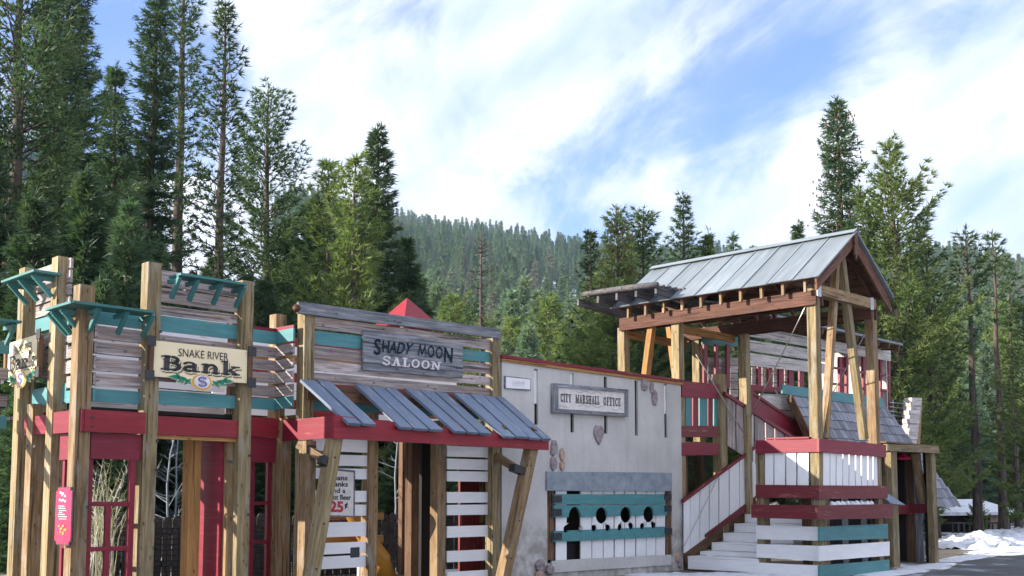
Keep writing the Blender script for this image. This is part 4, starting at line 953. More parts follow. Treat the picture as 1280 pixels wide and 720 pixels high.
# open trellis on the left of the canopy
tre = thing('trellis', 'open trellis of grey logs and rafters jutting from the canopy beam on its left', 'trellis', T(-.3, 3.6, 4.7))
logA = PL(T(-.63, 0, 0), N1, -D1)
tube('outer_log', [logA.hit(728.5, 368), logA.hit(760, 363.5), logA.hit(790, 359.5), logA.hit(822, 356)], [.045, .055, .06, .055], M['darkgrey'], tre, n=9)
zlog = logA.hit(775, 361).z
for k, (a, bN, bF) in enumerate(((-.5, 2.85, 4.6), (-.36, 2.8, 4.6), (-.24, 2.75, 4.5), (-.12, 2.7, 4.45), (0.0, 2.6, 4.4), (.1, 2.55, 4.3))):
    beam('purlin', T(a, bN, zlog - .02 - k * .012), T(a, bF, zlog + .05 - k * .012), .06, .07, D1, M['darkgrey'], tre)
for k, b in enumerate((2.8, 3.25, 3.7, 4.15, 4.6)):
    beam('rafter', T(-.62 - (.05 if k == 4 else 0), b, zlog - .13), T(.95, b, zlog - .22), .05, .13, D2, M['darkgrey'], tre)
# gallery --------------------------------------------------------------------
PG = PM.off(-.02)
gal = thing('gallery_walkway', 'raised walkway with maroon rails and alternating teal and maroon balusters', 'walkway', PG.at(PG.u(875), 0))
def g_(name, a, b, th, mat, off=0.): return hb(name, PG, a, b, th, M[mat], gal, off)
g_('top_rail', (853, 476, 496), (898, 480, 498.5), .05, 'maroon', .03)
g_('bottom_rail', (852.5, 532, 546), (898, 532.5, 546.5), .05, 'redfade', .03)
g_('deck_beam', (852.5, 553.5, 569.5), (898, 553.7, 569), .06, 'maroon', .03)
for a, b, m in ((857, 864.5, 'teal'), (866.3, 873, 'maroon'), (874.7, 884, 'teal'), (885.5, 891, 'maroon'), (892.5, 897, 'teal')): vb('baluster', PG, (492, a, b), (534, a, b), .025, M[m], gal, -.01)
post('post', PG, PG.u(903.5), 0, PG.hit(903, 468).z, .2, M['timber_green'], gal, .06)
post('post', PG, PG.u(874), 0, PG.hit(874, 552).z, .16, M['timber_dark'], gal, -.3)
zd = PG.hit(870, 552).z
for k in range(9): strip('deck_board', PG.at(PG.u(853), zd, -.02 - k * .17), PG.at(PG.u(853), zd, -.17 - k * .17), PG.at(PG.u(853) + 3.4, zd, -.02 - k * .17), PG.at(PG.u(853) + 3.4, zd, -.17 - k * .17), UP, .04, M['timber_dark'], gal, seg=1)
# weathered balustrade coming down towards the tower, and the solid maroon side beyond it
bal = thing('sloping_balustrade', 'sloping balustrade of weathered boards under a maroon handrail behind the tower', 'balustrade', PG.at(PG.u(940), 0))
PG2 = PG.off(.1)
hb('handrail', PG2, (907, 489.5, 494), (993, 545, 549.5), .07, M['maroon'], bal, .04)
tl_ = LN(907, 493, 993, 549)
for a, b in ((910, 919), (921, 930.5), (932.5, 942), (944, 955), (957.5, 967), (969, 979.5), (981.5, 989)):
    strip('baluster_board', PG2.hit(a, tl_(a)), PG2.hit(b, tl_(b)), PG2.hit(a, tl_(a) + 62), PG2.hit(b, tl_(b) + 62), PG2.n, .025, M['pale' if a == 932.5 else 'grey'], bal, seg=1)  # the single pale board has sunlight painted into its colour
PG3 = PG.off(-.22)
sp = thing('maroon_side_panel', 'solid maroon stair side sloping down behind the weathered balustrade', 'stair side', PG3.at(PG3.u(970), 0))
hb('panel', PG3, (937.5, 488, 530), (1012, 541, 575), .05, M['maroon'], sp); hb('handrail', PG3, (937, 486, 489.5), (1013, 538, 542), .09, M['redfade'], sp, .02)
hb('newel_board', PG3, (936, 486, 510), (942, 490, 512), .05, M['redfade'], sp, .03)
# stairs
sta = thing('staircase', 'steep white wooden staircase climbing beside the tower', 'staircase', T(.6, 1.9, 0))
runs = [855, 868.5, 883, 899.5, 915.5, 931, 946]; tops = [697, 691, 679.8, 668.2, 656.4, 644.8, 634]
b_far = 2.62; b_near = 1.17; zprev = 0.03
for i in range(6):
    a = .38 * i; pl = PL(T(a, 0, 0), N1, -D1); zt = pl.hit(runs[i] + 2, tops[i]).z
    hgt = zt - (.17 if i in (0, 2, 3) else .14)
    strip('riser', pl.at(-b_far, zt, 0), pl.at(-b_far, max(.02, zprev - (0.0 if i else 0)), 0), pl.at(-b_near, zt, 0), pl.at(-b_near, max(.02, zprev), 0), pl.n, .03, M['white'], sta)
    strip('tread', T(a + .0, b_far, zt + .03), T(a + .36, b_far, zt + .03), T(a, b_near, zt + .03), T(a + .36, b_near, zt + .03), UP, .028, M['white'], sta)
    zprev = zt + .035
PSB2 = PL(T(0, 2.66, 0), D1, N1)
sb1 = thing('stair_balustrade', 'white board balustrade with dark red handrail rising along the staircase', 'balustrade', T(1.2, 2.66, 0))
hb('handrail', PSB2, (855, 624.5, 628.5), (945, 557, 561), .06, M['redfade'], sb1, .04)
tp = LN(855, 627, 945, 559.5); bt = LN(855, 692, 945, 626.5)
for a, b in ((855.6, 862.3), (863.2, 874.2), (875.3, 886), (887.4, 898), (899.5, 911), (912.5, 924), (925, 936.7), (937.7, 949)):
    strip('board', PSB2.hit(a, tp(a)), PSB2.hit(b, tp(b)), PSB2.hit(a, bt(a)), PSB2.hit(b, bt(b)), N1, .022, M['white'], sb1, seg=2)
beam('stringer', PSB2.hit(856, 697, -.06), PSB2.hit(947, 632, -.06), .2, .05, UP, M['timber_dark'], sb1)
hb('inner_rail', PSB2, (882, 668, 672), (945, 620, 632), .04, M['redfade'], sb1, .02)
# steel cables
def cable(name, label, A, B, r=.011):
    o = tube(name, [A, A.lerp(B, .33) - UP * .01, A.lerp(B, .66) - UP * .01, B], r, M['steel'], None, 5); tag(o, label, 'cable', 'steel cables bracing the canopy'); return o
pcl = PL(T(0, 0, 0), N1, -D1)
cable('steel_cable', 'long bright steel cable from the near tower post down to the weathered balustrade', pcl.hit(1007, 383), PG2.hit(938, 521, .1))
cable('steel_cable', 'steel cable from the gallery post down across the maroon handrail', PG.hit(870, 443, .0), PG2.hit(932, 545, .12))
cable('steel_cable', 'short steel cable between the gable struts reaching down to the shingle roof', PT.hit(1084, 412, -.2), PT.off(-1.2).hit(1028, 514))
cable('steel_cable', 'thin dark cable crossing the white stair balustrade', PSB2.hit(897, 597, .05), PSB2.hit(855.5, 682, .05), .008)
cable('steel_cable', 'thin cable crossing the maroon side panel behind the tower', PG.off(-1.5).hit(939, 443), PG.off(-.5).hit(975, 497), .008)

# ================================================================== BACK HALL
PH = PT.off(-3.45)
hall = thing('back_hall', 'pale boarded hall with red window frames under a low metal roof behind the tower', 'building', PH.at(PH.u(1030), 0, -.4))
def h_(name, a, b, th, mat, off=0.): return hb(name, PH, a, b, th, M[mat], hall, off)
h_('siding_board', (931, 407, 419), (1113.5, 438.5, 451.5), .03, 'pale'); h_('siding_board', (931, 424, 437.5), (1042, 441, 454), .03, 'pale'); h_('siding_board', (931, 440, 456.5), (1041.5, 456, 468), .03, 'pale')
h_('sill_rail', (937, 480.5, 489), (984, 485, 491), .04, 'maroon', .02); h_('teal_board', (878, 412, 431), (924, 417, 433.5), .03, 'teal_dark')
for a, b in ((880, 884.5), (894.5, 898.3), (908.5, 912.7)): vb('mullion', PH, (430, a, b), (485, a, b), .04, M['maroon'], hall, .03)
for a, b in ((947.5, 952), (960.5, 965), (974, 979.5), (986.5, 992), (999.5, 1005)): vb('mullion', PH, (455, a, b), (484, a, b), .04, M['maroon'], hall, -.05)
for k in range(5):
    y = 447 + k * 10
    for x in (885, 899, 913):
        h_('wall_shingle', (x, y, y + 9), (x + 9.5, y + .5, y + 9.5), .02, 'grey', -.08)
for k in range(3):
    for x in (940, 953, 967, 981):
        h_('wall_shingle', (x, 459 + k * 10, 468 + k * 10), (x + 7.5, 459.5 + k * 10, 468.5 + k * 10), .02, 'grey', -.1)
h_('gable_board', (950, 492, 511), (990, 494, 512), .03, 'pale', .3); h_('gable_board', (950, 512, 530), (992, 514, 530), .03, 'pale', .3)
ub = [(1040.5, 1059), (1071, 1082.5), (1100.5, 1113)]
for (a, b) in ((1036, 1039), (1049.5, 1053), (1058, 1061), (1071, 1074.5), (1079, 1082.5), (1100.5, 1103), (1110.5, 1113.5)): vb('window_post', PH, (446, a, b), (520, a + .4, b - .4), .06, M['maroon'], hall, -.05)
for ya, yb, xa, xb in ((458, 463, 1038, 1061), (478, 482, 1038, 1061), (463, 467, 1071, 1083), (483, 487, 1071, 1083), (466, 469, 1100, 1113), (485.5, 488.5, 1100, 1113)):
    h_('window_rail', (xa, ya, ya + 2.8), (xb, ya + 2, ya + 4.6), .05, 'maroon', -.01)
h_('window_bar', (1053, 446, 500), (1056, 446, 500), .03, 'maroon', -.5)
lv('inner_panel', PH, PH.u(1101), PH.u(1113), PH.hit(1108, 525).z, PH.hit(1108, 480).z, .04, M['maroon'], hall, -.3)
lb('upper_wall', PH, PH.u(880), PH.u(1112), PH.hit(1000, 408).z - .1, PH.hit(1000, 395).z, .03, M['interior'], hall, -.15, tilt=0)
lv('side_wall', PL(PH.at(PH.u(1113), 0), N1, -D1), -2, 0, 2.0, PH.hit(1113, 436).z, .04, M['pale'], hall)
# roof
r0 = PH.hit(1036, 404, .5); r1 = PH.hit(1129, 429.5, .5); rdir = PH.d
rA = PH.at(PH.u(880), r1.z, .5); rB = Vector((r1.x, r1.y, r1.z))
strip('roof_sheet', rA, rA - N1 * 2.6 + UP * .55, rB, rB - N1 * 2.6 + UP * .55, (UP + N1 * .2).normalized(), .05, M['zinc'], hall, seg=3)
for k in range(16):
    p = rB - PH.d * (.15 + k * .55) - UP * .12; beam('roof_joist', p - N1 * .04, p - N1 * 1.2 + UP * .12, .05, .13, D1, M['timber_dark'], hall, seg=1)

# ================================================================== SHINGLED LEAN-TO
PSg = PT.off(-2.95)
shd = thing('shingled_roof_hut', 'steep shingled hut roof with teal ridge board behind the right side of the tower', 'hut', PSg.at(PSg.u(1080), 0, 1))
A_ = PSg.hit(987, 492); B_ = PSg.hit(1106, 511)
zt_ = (A_.z + B_.z) / 2; A_.z = zt_ + .0; B_.z = zt_
hb('ridge_board', PSg, (978, 480.5, 492), (1104, 497.5, 510), .04, M['teal'], shd, .05)
# solve the low right corner so that the right verge runs to its place
gdep = 1.15; low = B_ + N1 * gdep; rr3 = ray(1199, 630); tpar = (low.x - 0) / rr3.x
cand = PSg.off(gdep).hit(1199, 631); shear = (cand - (B_ + N1 * gdep)).dot(D1); zlow = cand.z
nrows = 11; slope_v = N1 * gdep + UP * (zlow - zt_); nn = D1.cross(slope_v).normalized(); nn = nn if nn.z > 0 else -nn
width = (B_ - A_).length + .1; sid = 0
share = None
for r_ in range(nrows):
    f0 = r_ / nrows; f1 = (r_ + 1.25) / nrows; uR = B_ + D1 * (shear * f0); x = 0; stop = width + shear * f0 + .0
    base0 = A_ + slope_v * f0 + nn * (.02); 
    while x < stop - .02:
        wv = R.uniform(.13, .26); wv = min(wv, stop - x)
        if stop - (x + wv) < .06: wv = stop - x
        p0 = base0 + D1 * x; p1 = base0 + D1 * (x + wv - .012); drop = R.uniform(-.015, .02)
        q0 = p0 + slope_v * (f1 - f0) * (1 + drop * 3) + nn * .022; q1 = p1 + slope_v * (f1 - f0) * (1 + drop * 3) + nn * .022
        if share is None or sid < 292:
            strip('shingle', p0, p1, q0, q1, nn, .014, M['shingle'], shd, seg=1, jit=0); sid += 1
        x += wv
polyplate('roof_deck', [A_ - nn * .01, B_ - nn * .01, B_ + slope_v + D1 * shear - nn * .01, A_ + slope_v - nn * .01], nn, .04, M['timber_dark'], shd)
for k, f in enumerate((.03, .8)):
    p = A_.lerp(B_, f) + slope_v * .9; beam('post', Vector((p.x, p.y, 0)), p - nn * .05, .12, .12, D1, M['timber_dark'], shd, seg=1)
beam('fascia', A_ - UP * .05, A_ + slope_v - UP * .05, .16, .04, UP, M['timber_dark'], shd)

# ================================================================== TIMBER BOOTH right of the tower
PU = PT.off(-.40)
hut = thing('timber_booth', 'open timber booth with dark inside and a maroon rail right of the tower', 'booth', PU.at(PU.u(1145), 0))
def uu_(name, x0, x1, y0, y1, off=0., mat='timber', d=.12):
    lv(name, PU, PU.u(x0, off), PU.u(x1, off), y1, y0, d, M[mat], hut, off)
zt3 = PU.hit(1145, 563).z
uu_('post', 1115, 1122.5, zt3, 0, mat='timber_green'); uu_('post', 1166, 1171, zt3, 0, mat='timber_green'); uu_('post', 1110, 1114.5, zt3, 0, -.5, 'timber')
hb('header_beam', PU, (1109, 555, 563.5), (1174, 558, 566.5), .08, M['timber_green'], hut, .05)
PUL = PL(PU.at(PU.u(1112), 0), N1, -D1); PUR = PL(PU.at(PU.u(1171), 0), N1, -D1)
beam('side_plate', PUL.at(0, zt3 + .04), PUL.at(-1.25, zt3 + .04), .08, .1, D1, M['timber'], hut); beam('side_plate', PUR.at(0, zt3 + .04), PUR.at(-1.25, zt3 + .04), .08, .1, D1, M['timber'], hut)
lv('roof_board', PU, PU.u(1108), PU.u(1173), zt3 + .10, zt3 + .13, 1.6, M['timber_dark'], hut, .03)
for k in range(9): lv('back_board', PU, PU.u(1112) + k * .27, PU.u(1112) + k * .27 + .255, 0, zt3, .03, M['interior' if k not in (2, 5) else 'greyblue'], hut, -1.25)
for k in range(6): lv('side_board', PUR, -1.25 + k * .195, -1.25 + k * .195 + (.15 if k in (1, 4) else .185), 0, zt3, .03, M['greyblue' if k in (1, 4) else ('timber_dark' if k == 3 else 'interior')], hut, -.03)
lb('side_rail', PUR, -1.25, -.1, PU.hit(1150, 642).z, PU.hit(1150, 630).z, .04, M['redfade'], hut, .02, tilt=0)
vb('inner_board', PU, (570, 1131, 1142), (695, 1131, 1142), .03, M['grey'], hut, -1.0); vb('inner_board', PU, (568, 1158, 1166), (694, 1158, 1166), .03, M['grey'], hut, -.6)
beam('hanging_beam', PU.hit(1144, 566, -.3), PU.hit(1154, 628, -.3), .13, .13, D1, M['timber'], hut)
hb('cross_rail', PU, (1123, 630, 643), (1166, 630, 642), .05, M['redfade'], hut, -.5)
ro = [PU.hit(x, y, .0) for x, y in ((1101, 618), (1110, 617), (1124, 631), (1106, 629))]
polyplate('little_roof', [ro[0] , ro[1], ro[2] + N1 * .12, ro[3] + N1 * .12], (N1 + UP).normalized(), .02, M['slate'], hut)
c = PU.hit(1129, 571, -.5); V = [c + UP * .09] + [c + (D1 * cos(i * pi / 4) + N1 * sin(i * pi / 4)) * .16 - UP * .03 for i in range(8)] + [c + (D1 * cos(i * pi / 4) + N1 * sin(i * pi / 4)) * .13 - UP * .06 for i in range(8)]
lampo = mk('bell_lamp', V, [(0, 1 + i, 1 + (i + 1) % 8) for i in range(8)] + [(1 + i, 9 + i, 9 + (i + 1) % 8, 1 + (i + 1) % 8) for i in range(8)] + [tuple(range(16, 8, -1))], M['posterred'])
tag(lampo, 'small red bell shaped shade hanging under the booth roof', 'lamp shade')
# clapboard post leaning behind and its rails
PQ = PT.off(-3.0)
cp = thing('clapboard_pillar', 'leaning white clapboard pillar rising behind the timber booth', 'pillar', PQ.at(PQ.u(1142), 0))
for k in range(11):
    f0 = k / 11; f1 = (k + 1) / 11; yb = 555 - 58 * f0; yt = 555 - 58 * f1; xa = 1136 + 5 * f0; xb = 1146 + 7 * f0
    hb('clapboard', PQ, (xa - .8, yt, yb), (xb, yt + .5, yb + .5), .2, M['pale'], cp, .02 * (k % 2))
beam('post', Vector((PQ.hit(1141, 555).x, PQ.hit(1141, 555).y, 0)) - N1 * .15, PQ.hit(1147, 500, -.15), .2, .16, D1, M['timber'], cp)
for k in range(9):
    rl_ = thing('rail_rack', 'rack of thin grey green rails left of the leaning clapboard pillar', 'rack', PQ.at(PQ.u(1125), 0)) if k == 0 else rl_
    tube('rail', [PQ.hit(1112, 503 + k * 5.4, -.4), PQ.hit(1141, 506 + k * 5.2 + (k % 3), -.4)], .014, M['galv'], rl_, 5)
for x in (1116, 1130, 1139): tube('upright', [PQ.hit(x, 500, -.43), Vector((PQ.hit(x, 500, -.43).x, PQ.hit(x, 500, -.43).y, 0))], .02, M['galv'], rl_, 5)

# ================================================================== GROUND, ROAD, SNOW
from mathutils import noise as mn
RT = [(-400, 250), (-200, 180), (0, 255), (120, 248), (240, 232), (310, 248), (373, 268), (440, 284), (510, 301), (600, 312), (735, 330), (850, 345), (1000, 362), (1180, 362), (1230, 366), (1280, 384), (1400, 410), (1700, 470)]
RA_ = [atan2(p - 640, F) for p, y in RT]; RE = [(HOR - y) / F for p, y in RT]
def ridge(az):
    e = np.interp(az, RA_, RE); k = np.clip((np.abs(az) - .8) / .7, 0, 1); return e * (1 - k) + .10 * k
def terr(x, y):
    r = sqrt(x * x + y * y); 
    if r < 130: return 0.
    e = float(ridge(atan2(x, y))); t = min((r - 130) / 1020., 1.0); g = t * t * (3 - 2 * t) * .35 + t * .65
    z = e * 1150 * g * min(1, (r - 130) / 80)
    n = mn.fractal(Vector((x / 160, y / 160, 1.3)), 1.0, 2.0, 4) * 16 * t * (1 - t * .6)
    if r > 1150: z *= 1 - (r - 1150) / 2500 * .5
    return max(0., z + n)
rings = [0.5, 3, 6, 10, 15, 20, 26, 33, 42, 55, 75, 100, 130, 150, 175, 200, 230, 265, 300, 340, 385, 430, 480, 535, 595, 660, 730, 800, 870, 940, 1010, 1080, 1150, 1250, 1500, 2000]
azs = [-pi + 2 * pi * i / 40 for i in range(40)]; azs = sorted([a for a in azs if abs(a) > .62] + list(np.linspace(-.6, .6, 110)))
V = [(0, 0, 0)]; Fc = []; na = len(azs)
for r in rings:
    for a in azs: V.append((r * sin(a), r * cos(a), terr(r * sin(a), r * cos(a))))
for i in range(na): Fc.append((0, 1 + (i + 1) % na, 1 + i))
for k in range(len(rings) - 1):
    for i in range(na):
        j = (i + 1) % na; Fc.append((1 + k * na + i, 1 + k * na + j, 1 + (k + 1) * na + j, 1 + (k + 1) * na + i))
def groundmat():
    m, t, b = newmat('winter_ground'); g = NT(t); tcn = g.n('ShaderNodeTexCoord'); v = tcn.outputs['Object']
    d = g.mix(g.ramp(g.noise(v, 3.0, 8, .7), .35, .65), (.06, .05, .042), (.17, .145, .12))
    s = g.ramp(g.noise(v, .35, 8, .62), .52, .60)
    s2 = g.ramp(g.noise(v, .02, 5, .6), .40, .52)
    ln = g.n('ShaderNodeVectorMath', operation='LENGTH'); g.l(v, ln.inputs[0]); far = g.ramp(ln.outputs['Value'], 60, 120)
    sep = g.n('ShaderNodeSeparateXYZ'); g.l(v, sep.inputs[0])
    near = g.ramp(ln.outputs['Value'], 8, 21, .0, 1); sx = g.ramp(sep.outputs[1], 4.5, 1.5, 0, 1)  # unseen snow behind the camera, added to bounce light onto the fronts
    f = g.math('ADD', g.math('MULTIPLY', g.math('SUBTRACT', 1, far), g.math('MULTIPLY', s, near)), g.math('MULTIPLY', far, s2))
    at_ = g.n('ShaderNodeAttribute', attribute_name='snowfield'); f = g.math('MAXIMUM', f, at_.outputs['Fac']); f = g.math('MAXIMUM', f, g.math('MULTIPLY', sx, g.ramp(g.noise(v, .3, 5), .3, .45)))
    c = g.mix(f, d, (.80, .82, .86)); g.l(c, b.inputs['Base Color']); b.inputs['Roughness'].default_value = .85
    g.bump(g.noise(v, 9, 6, .7), .5, .05, b); return m
def roadmat():
    m, t, b = newmat('asphalt'); g = NT(t); tcn = g.n('ShaderNodeTexCoord'); v = tcn.outputs['Object']
    c = g.mix(g.ramp(g.noise(v, 2.0, 8, .7), .35, .65), (.055, .057, .062), (.10, .10, .105))
    c = g.mix(g.ramp(g.noise(v, 60, 3), .55, .75, 0, .5), c, (.18, .18, .18))
    c = g.mix(g.ramp(g.noise(v, .7, 9, .72), .54, .62, 0, .75), c, (.5, .52, .56)); c = g.mix(g.ramp(g.noise(v, .4, 5), .45, .6, 0, .6), c, (.03, .032, .036))
    g.l(c, b.inputs['Base Color']); b.inputs['Roughness'].default_value = .8; g.bump(g.noise(v, 70, 3), .4, .01, b); return m
def snowmat():
    m, t, b = newmat('snow'); g = NT(t); tcn = g.n('ShaderNodeTexCoord'); v = tcn.outputs['Object']
    c = g.mix(g.ramp(g.noise(v, 3.5, 7, .7), .5, .72, 0, .8), (.72, .74, .79), (.33, .31, .30)); g.l(c, b.inputs['Base Color']); b.inputs['Roughness'].default_value = .6
    b.inputs['Subsurface Weight'].default_value = 0.0
    g.bump(g.noise(v, 9, 6, .7), .6, .04, b); return m
M['ground'] = groundmat(); M['road'] = roadmat(); M['snow'] = snowmat()
gr = mk('ground', V, Fc, M['ground'], None, Matrix.Identity(4), smooth=True); tag(gr, kind='structure')
def run_open(x, y):
    r = sqrt(x * x + y * y); p = 640 + F * x / max(y, 1); e = mn.noise(Vector((x / 60, y / 60, 8))) * 26
    return 1.0 if (y > 0 and r > 240 and 165 < p + e < 352) else 0.0
ga = gr.data.attributes.new('snowfield', 'FLOAT', 'POINT'); ga.data.foreach_set('value', [run_open(v[0], v[1]) for v in V])
rp = [(-60, 3), (-60, 6), (-6.5, 9.2), (1.5, 13.8), (6.4, 17.6), (8.0, 20.0), (9.6, 23.0), (13.5, 29), (19, 37), (30, 52), (48, 66), (70, 70), (70, 3)]
rd = mk('road', [(x, y, .004) for x, y in rp], [tuple(range(len(rp)))[::-1]], M['road'], None, Matrix.Translation((0, 0, .004))); tag(rd, kind='structure')
def snowfield(name, cx, cy, lx, ly, ang, hmax, seed, res=.16, lump=1.6, chunk=.5, th=.02):
    """a patch of snow as a lumpy height field whose ragged edge dies into the ground"""
    nx, ny = int(lx / res), int(ly / res); V = []; Fc = []; ca, sa = cos(ang), sin(ang); ids = {}
    def hgt(u, v):
        e = 1 - max(abs(u / lx * 2) ** 2.2, 0) - abs(v / ly * 2) ** 2.2 * 1
        n = mn.fractal(Vector((u * lump, v * lump, seed)), .7, 2., 5); n2_ = abs(mn.noise(Vector((u * 4.2, v * 4.2, seed + 5)))) * chunk
        return hmax * (e * .85 + n * .5 + min(n2_, .5) * .35 - .12)
    for i in range(nx + 1):
        for j in range(ny + 1):
            u = (i / nx - .5) * lx; v = (j / ny - .5) * ly; h = hgt(u, v); ids[i, j] = (len(V), h)
            V.append((cx + u * ca - v * sa, cy + u * sa + v * ca, max(h, -.05) + .006))
    for i in range(nx):
        for j in range(ny):
            q = [ids[i, j], ids[i + 1, j], ids[i + 1, j + 1], ids[i, j + 1]]
            if max(a[1] for a in q) > -.02: Fc.append(tuple(a[0] for a in q))
    o = mk(name, V, Fc, M['snow'], None, smooth=True); return o
o = snowfield('snow_bank', 17.2, 33.6, 15, 4.2, .72, .40, 3.1, res=.13, chunk=1.5); tag(o, 'long lumpy bank of ploughed snow beside the road', 'snow bank', kind='stuff')
o = snowfield('snow_bank', 12.6, 29.2, 4.5, 2.2, .8, .34, 9.1, res=.1, chunk=1.5); tag(o, 'low broken end of the snow bank nearest the timber booth', 'snow bank', kind='stuff')
for i, (cx, cy, lx, ly, a, h, s) in enumerate([(7.9, 20.7, 2.6, .55, .95, .015, 1.), (9.8, 23.5, 3.6, .7, .9, .02, 2.), (3.9, 18.2, 2.6, .9, -.5, .05, 3.), (2.6, 18.3, 1.6, .8, -.3, .04, 4.), (6.6, 18.9, 2.2, .7, .8, .02, 5.), (12.2, 26.5, 5, 1.5, .9, .07, 6.)]):
    o = snowfield('snow_patch', cx, cy, lx, ly, a, h, s, res=.07, lump=2.4); tag(o, 'thin trodden snow lying on the ground in front of the tower', 'snow', kind='stuff')
VV = []; FF = []
for V_, F_ in globals().get('ledge_snow', []):
    k = len(VV); VV += V_; FF += [tuple(i + k for i in f) for f in F_]
o = mk('ledge_snow', VV, FF, M['snow'], smooth=True); tag(o, 'lumps of snow lying on the ledge between the maroon boards of the tower', 'snow', kind='stuff')

# picket fence behind the fronts
fa = Vector((-7.0, 15.2, 0)); fb_ = Vector((.9, 21.5, 0)); fd = (fb_ - fa).normalized(); fn = Vector((fd.y, -fd.x, 0))
pf = PL(fa, fd, fn); fen = thing('picket_fence', 'dark weathered picket fence running behind the bank and saloon', 'fence', fa)
x = 0; Lf = (fb_ - fa).length
while x < Lf:
    wv = R.uniform(.125, .15); ztp = 1.02 + R.uniform(-.03, .03); v_ = [pf.at(x, 0), pf.at(x + wv, 0), pf.at(x + wv, ztp - .05), pf.at(x + wv * .75, ztp), pf.at(x + wv * .25, ztp), pf.at(x, ztp - .05)]
    polyplate('picket', v_, fn, .022, M['fence'], fen); x += wv + .018
for z in (.3, .8): beam('fence_rail', pf.at(0, z, -.05), pf.at(Lf, z, -.05), .09, .04, UP, M['fence'], fen)
# plastic mesh hung before it
V = []; Fc = []
def addbar(a, b, w, up):
    k = len(V); n = fn * w
    V.extend([a - up * w, a + up * w, b + up * w, b - up * w]); Fc.append((k, k + 1, k + 2, k + 3))
pm = pf.off(.35)
for i in range(60): addbar(pm.at(.2 + i * .09, 0), pm.at(.2 + i * .09, .86), .008, fd)
for j in range(11): addbar(pm.at(.2, .04 + j * .08), pm.at(5.6, .04 + j * .08), .008, UP)
o = mk('mesh_netting', V, Fc, M['black']); tag(o, 'black square plastic netting stretched low before the picket fence', 'netting', kind='thing')
# yellow slide
sl0 = PM.off(-.9)
o = tube('tube_slide', [sl0.hit(425, 610), sl0.hit(440, 636), sl0.hit(453, 662), sl0.hit(466, 686), sl0.hit(475, 699), sl0.hit(481, 722)], [.13, .13, .13, .14, .16, .18], M['slidey'], None, 14); tag(o, 'glossy yellow orange tube slide ending low behind the saloon post', 'slide')
# low building far right
LB = PL((15.5, 41.0), Vector((1, .10, 0)), Vector((.10, -1, 0)))
low_ = thing('low_building', 'low dark building with a snowy roof beyond the snow bank', 'building', LB.at(2, 0))
lw0, lw1 = LB.u(1150), LB.u(1232); lw2 = LB.u(1262)
lv('dark_wall', LB, lw0, lw1, -.2, .72, .2, M['interior'], low_); lv('beige_wall', LB, lw1, LB.u(1250), -.2, .72, .2, M['stonetan'], low_, .25)
strip('snowy_roof', LB.at(lw0 - .3, .74, .7), LB.at(lw0 - .3, 1.22, -2.2), LB.at(lw2, .78, .7), LB.at(lw2, 1.24, -2.2), UP, .12, M['snow'], low_)
lb('eave_board', LB, lw0 - .3, lw2, .62, .74, .05, M['interior'], low_, .65, tilt=0)
for k in range(14): lv('rail_post', LB, lw0 + .6 + k * .22, lw0 + .66 + k * .22, .0, .34, .04, M['fence'], low_, 1.2)
lb('rail', LB, lw0 + .4, lw0 + 3.8, .34, .40, .05, M['fence'], low_, 1.2, tilt=0)

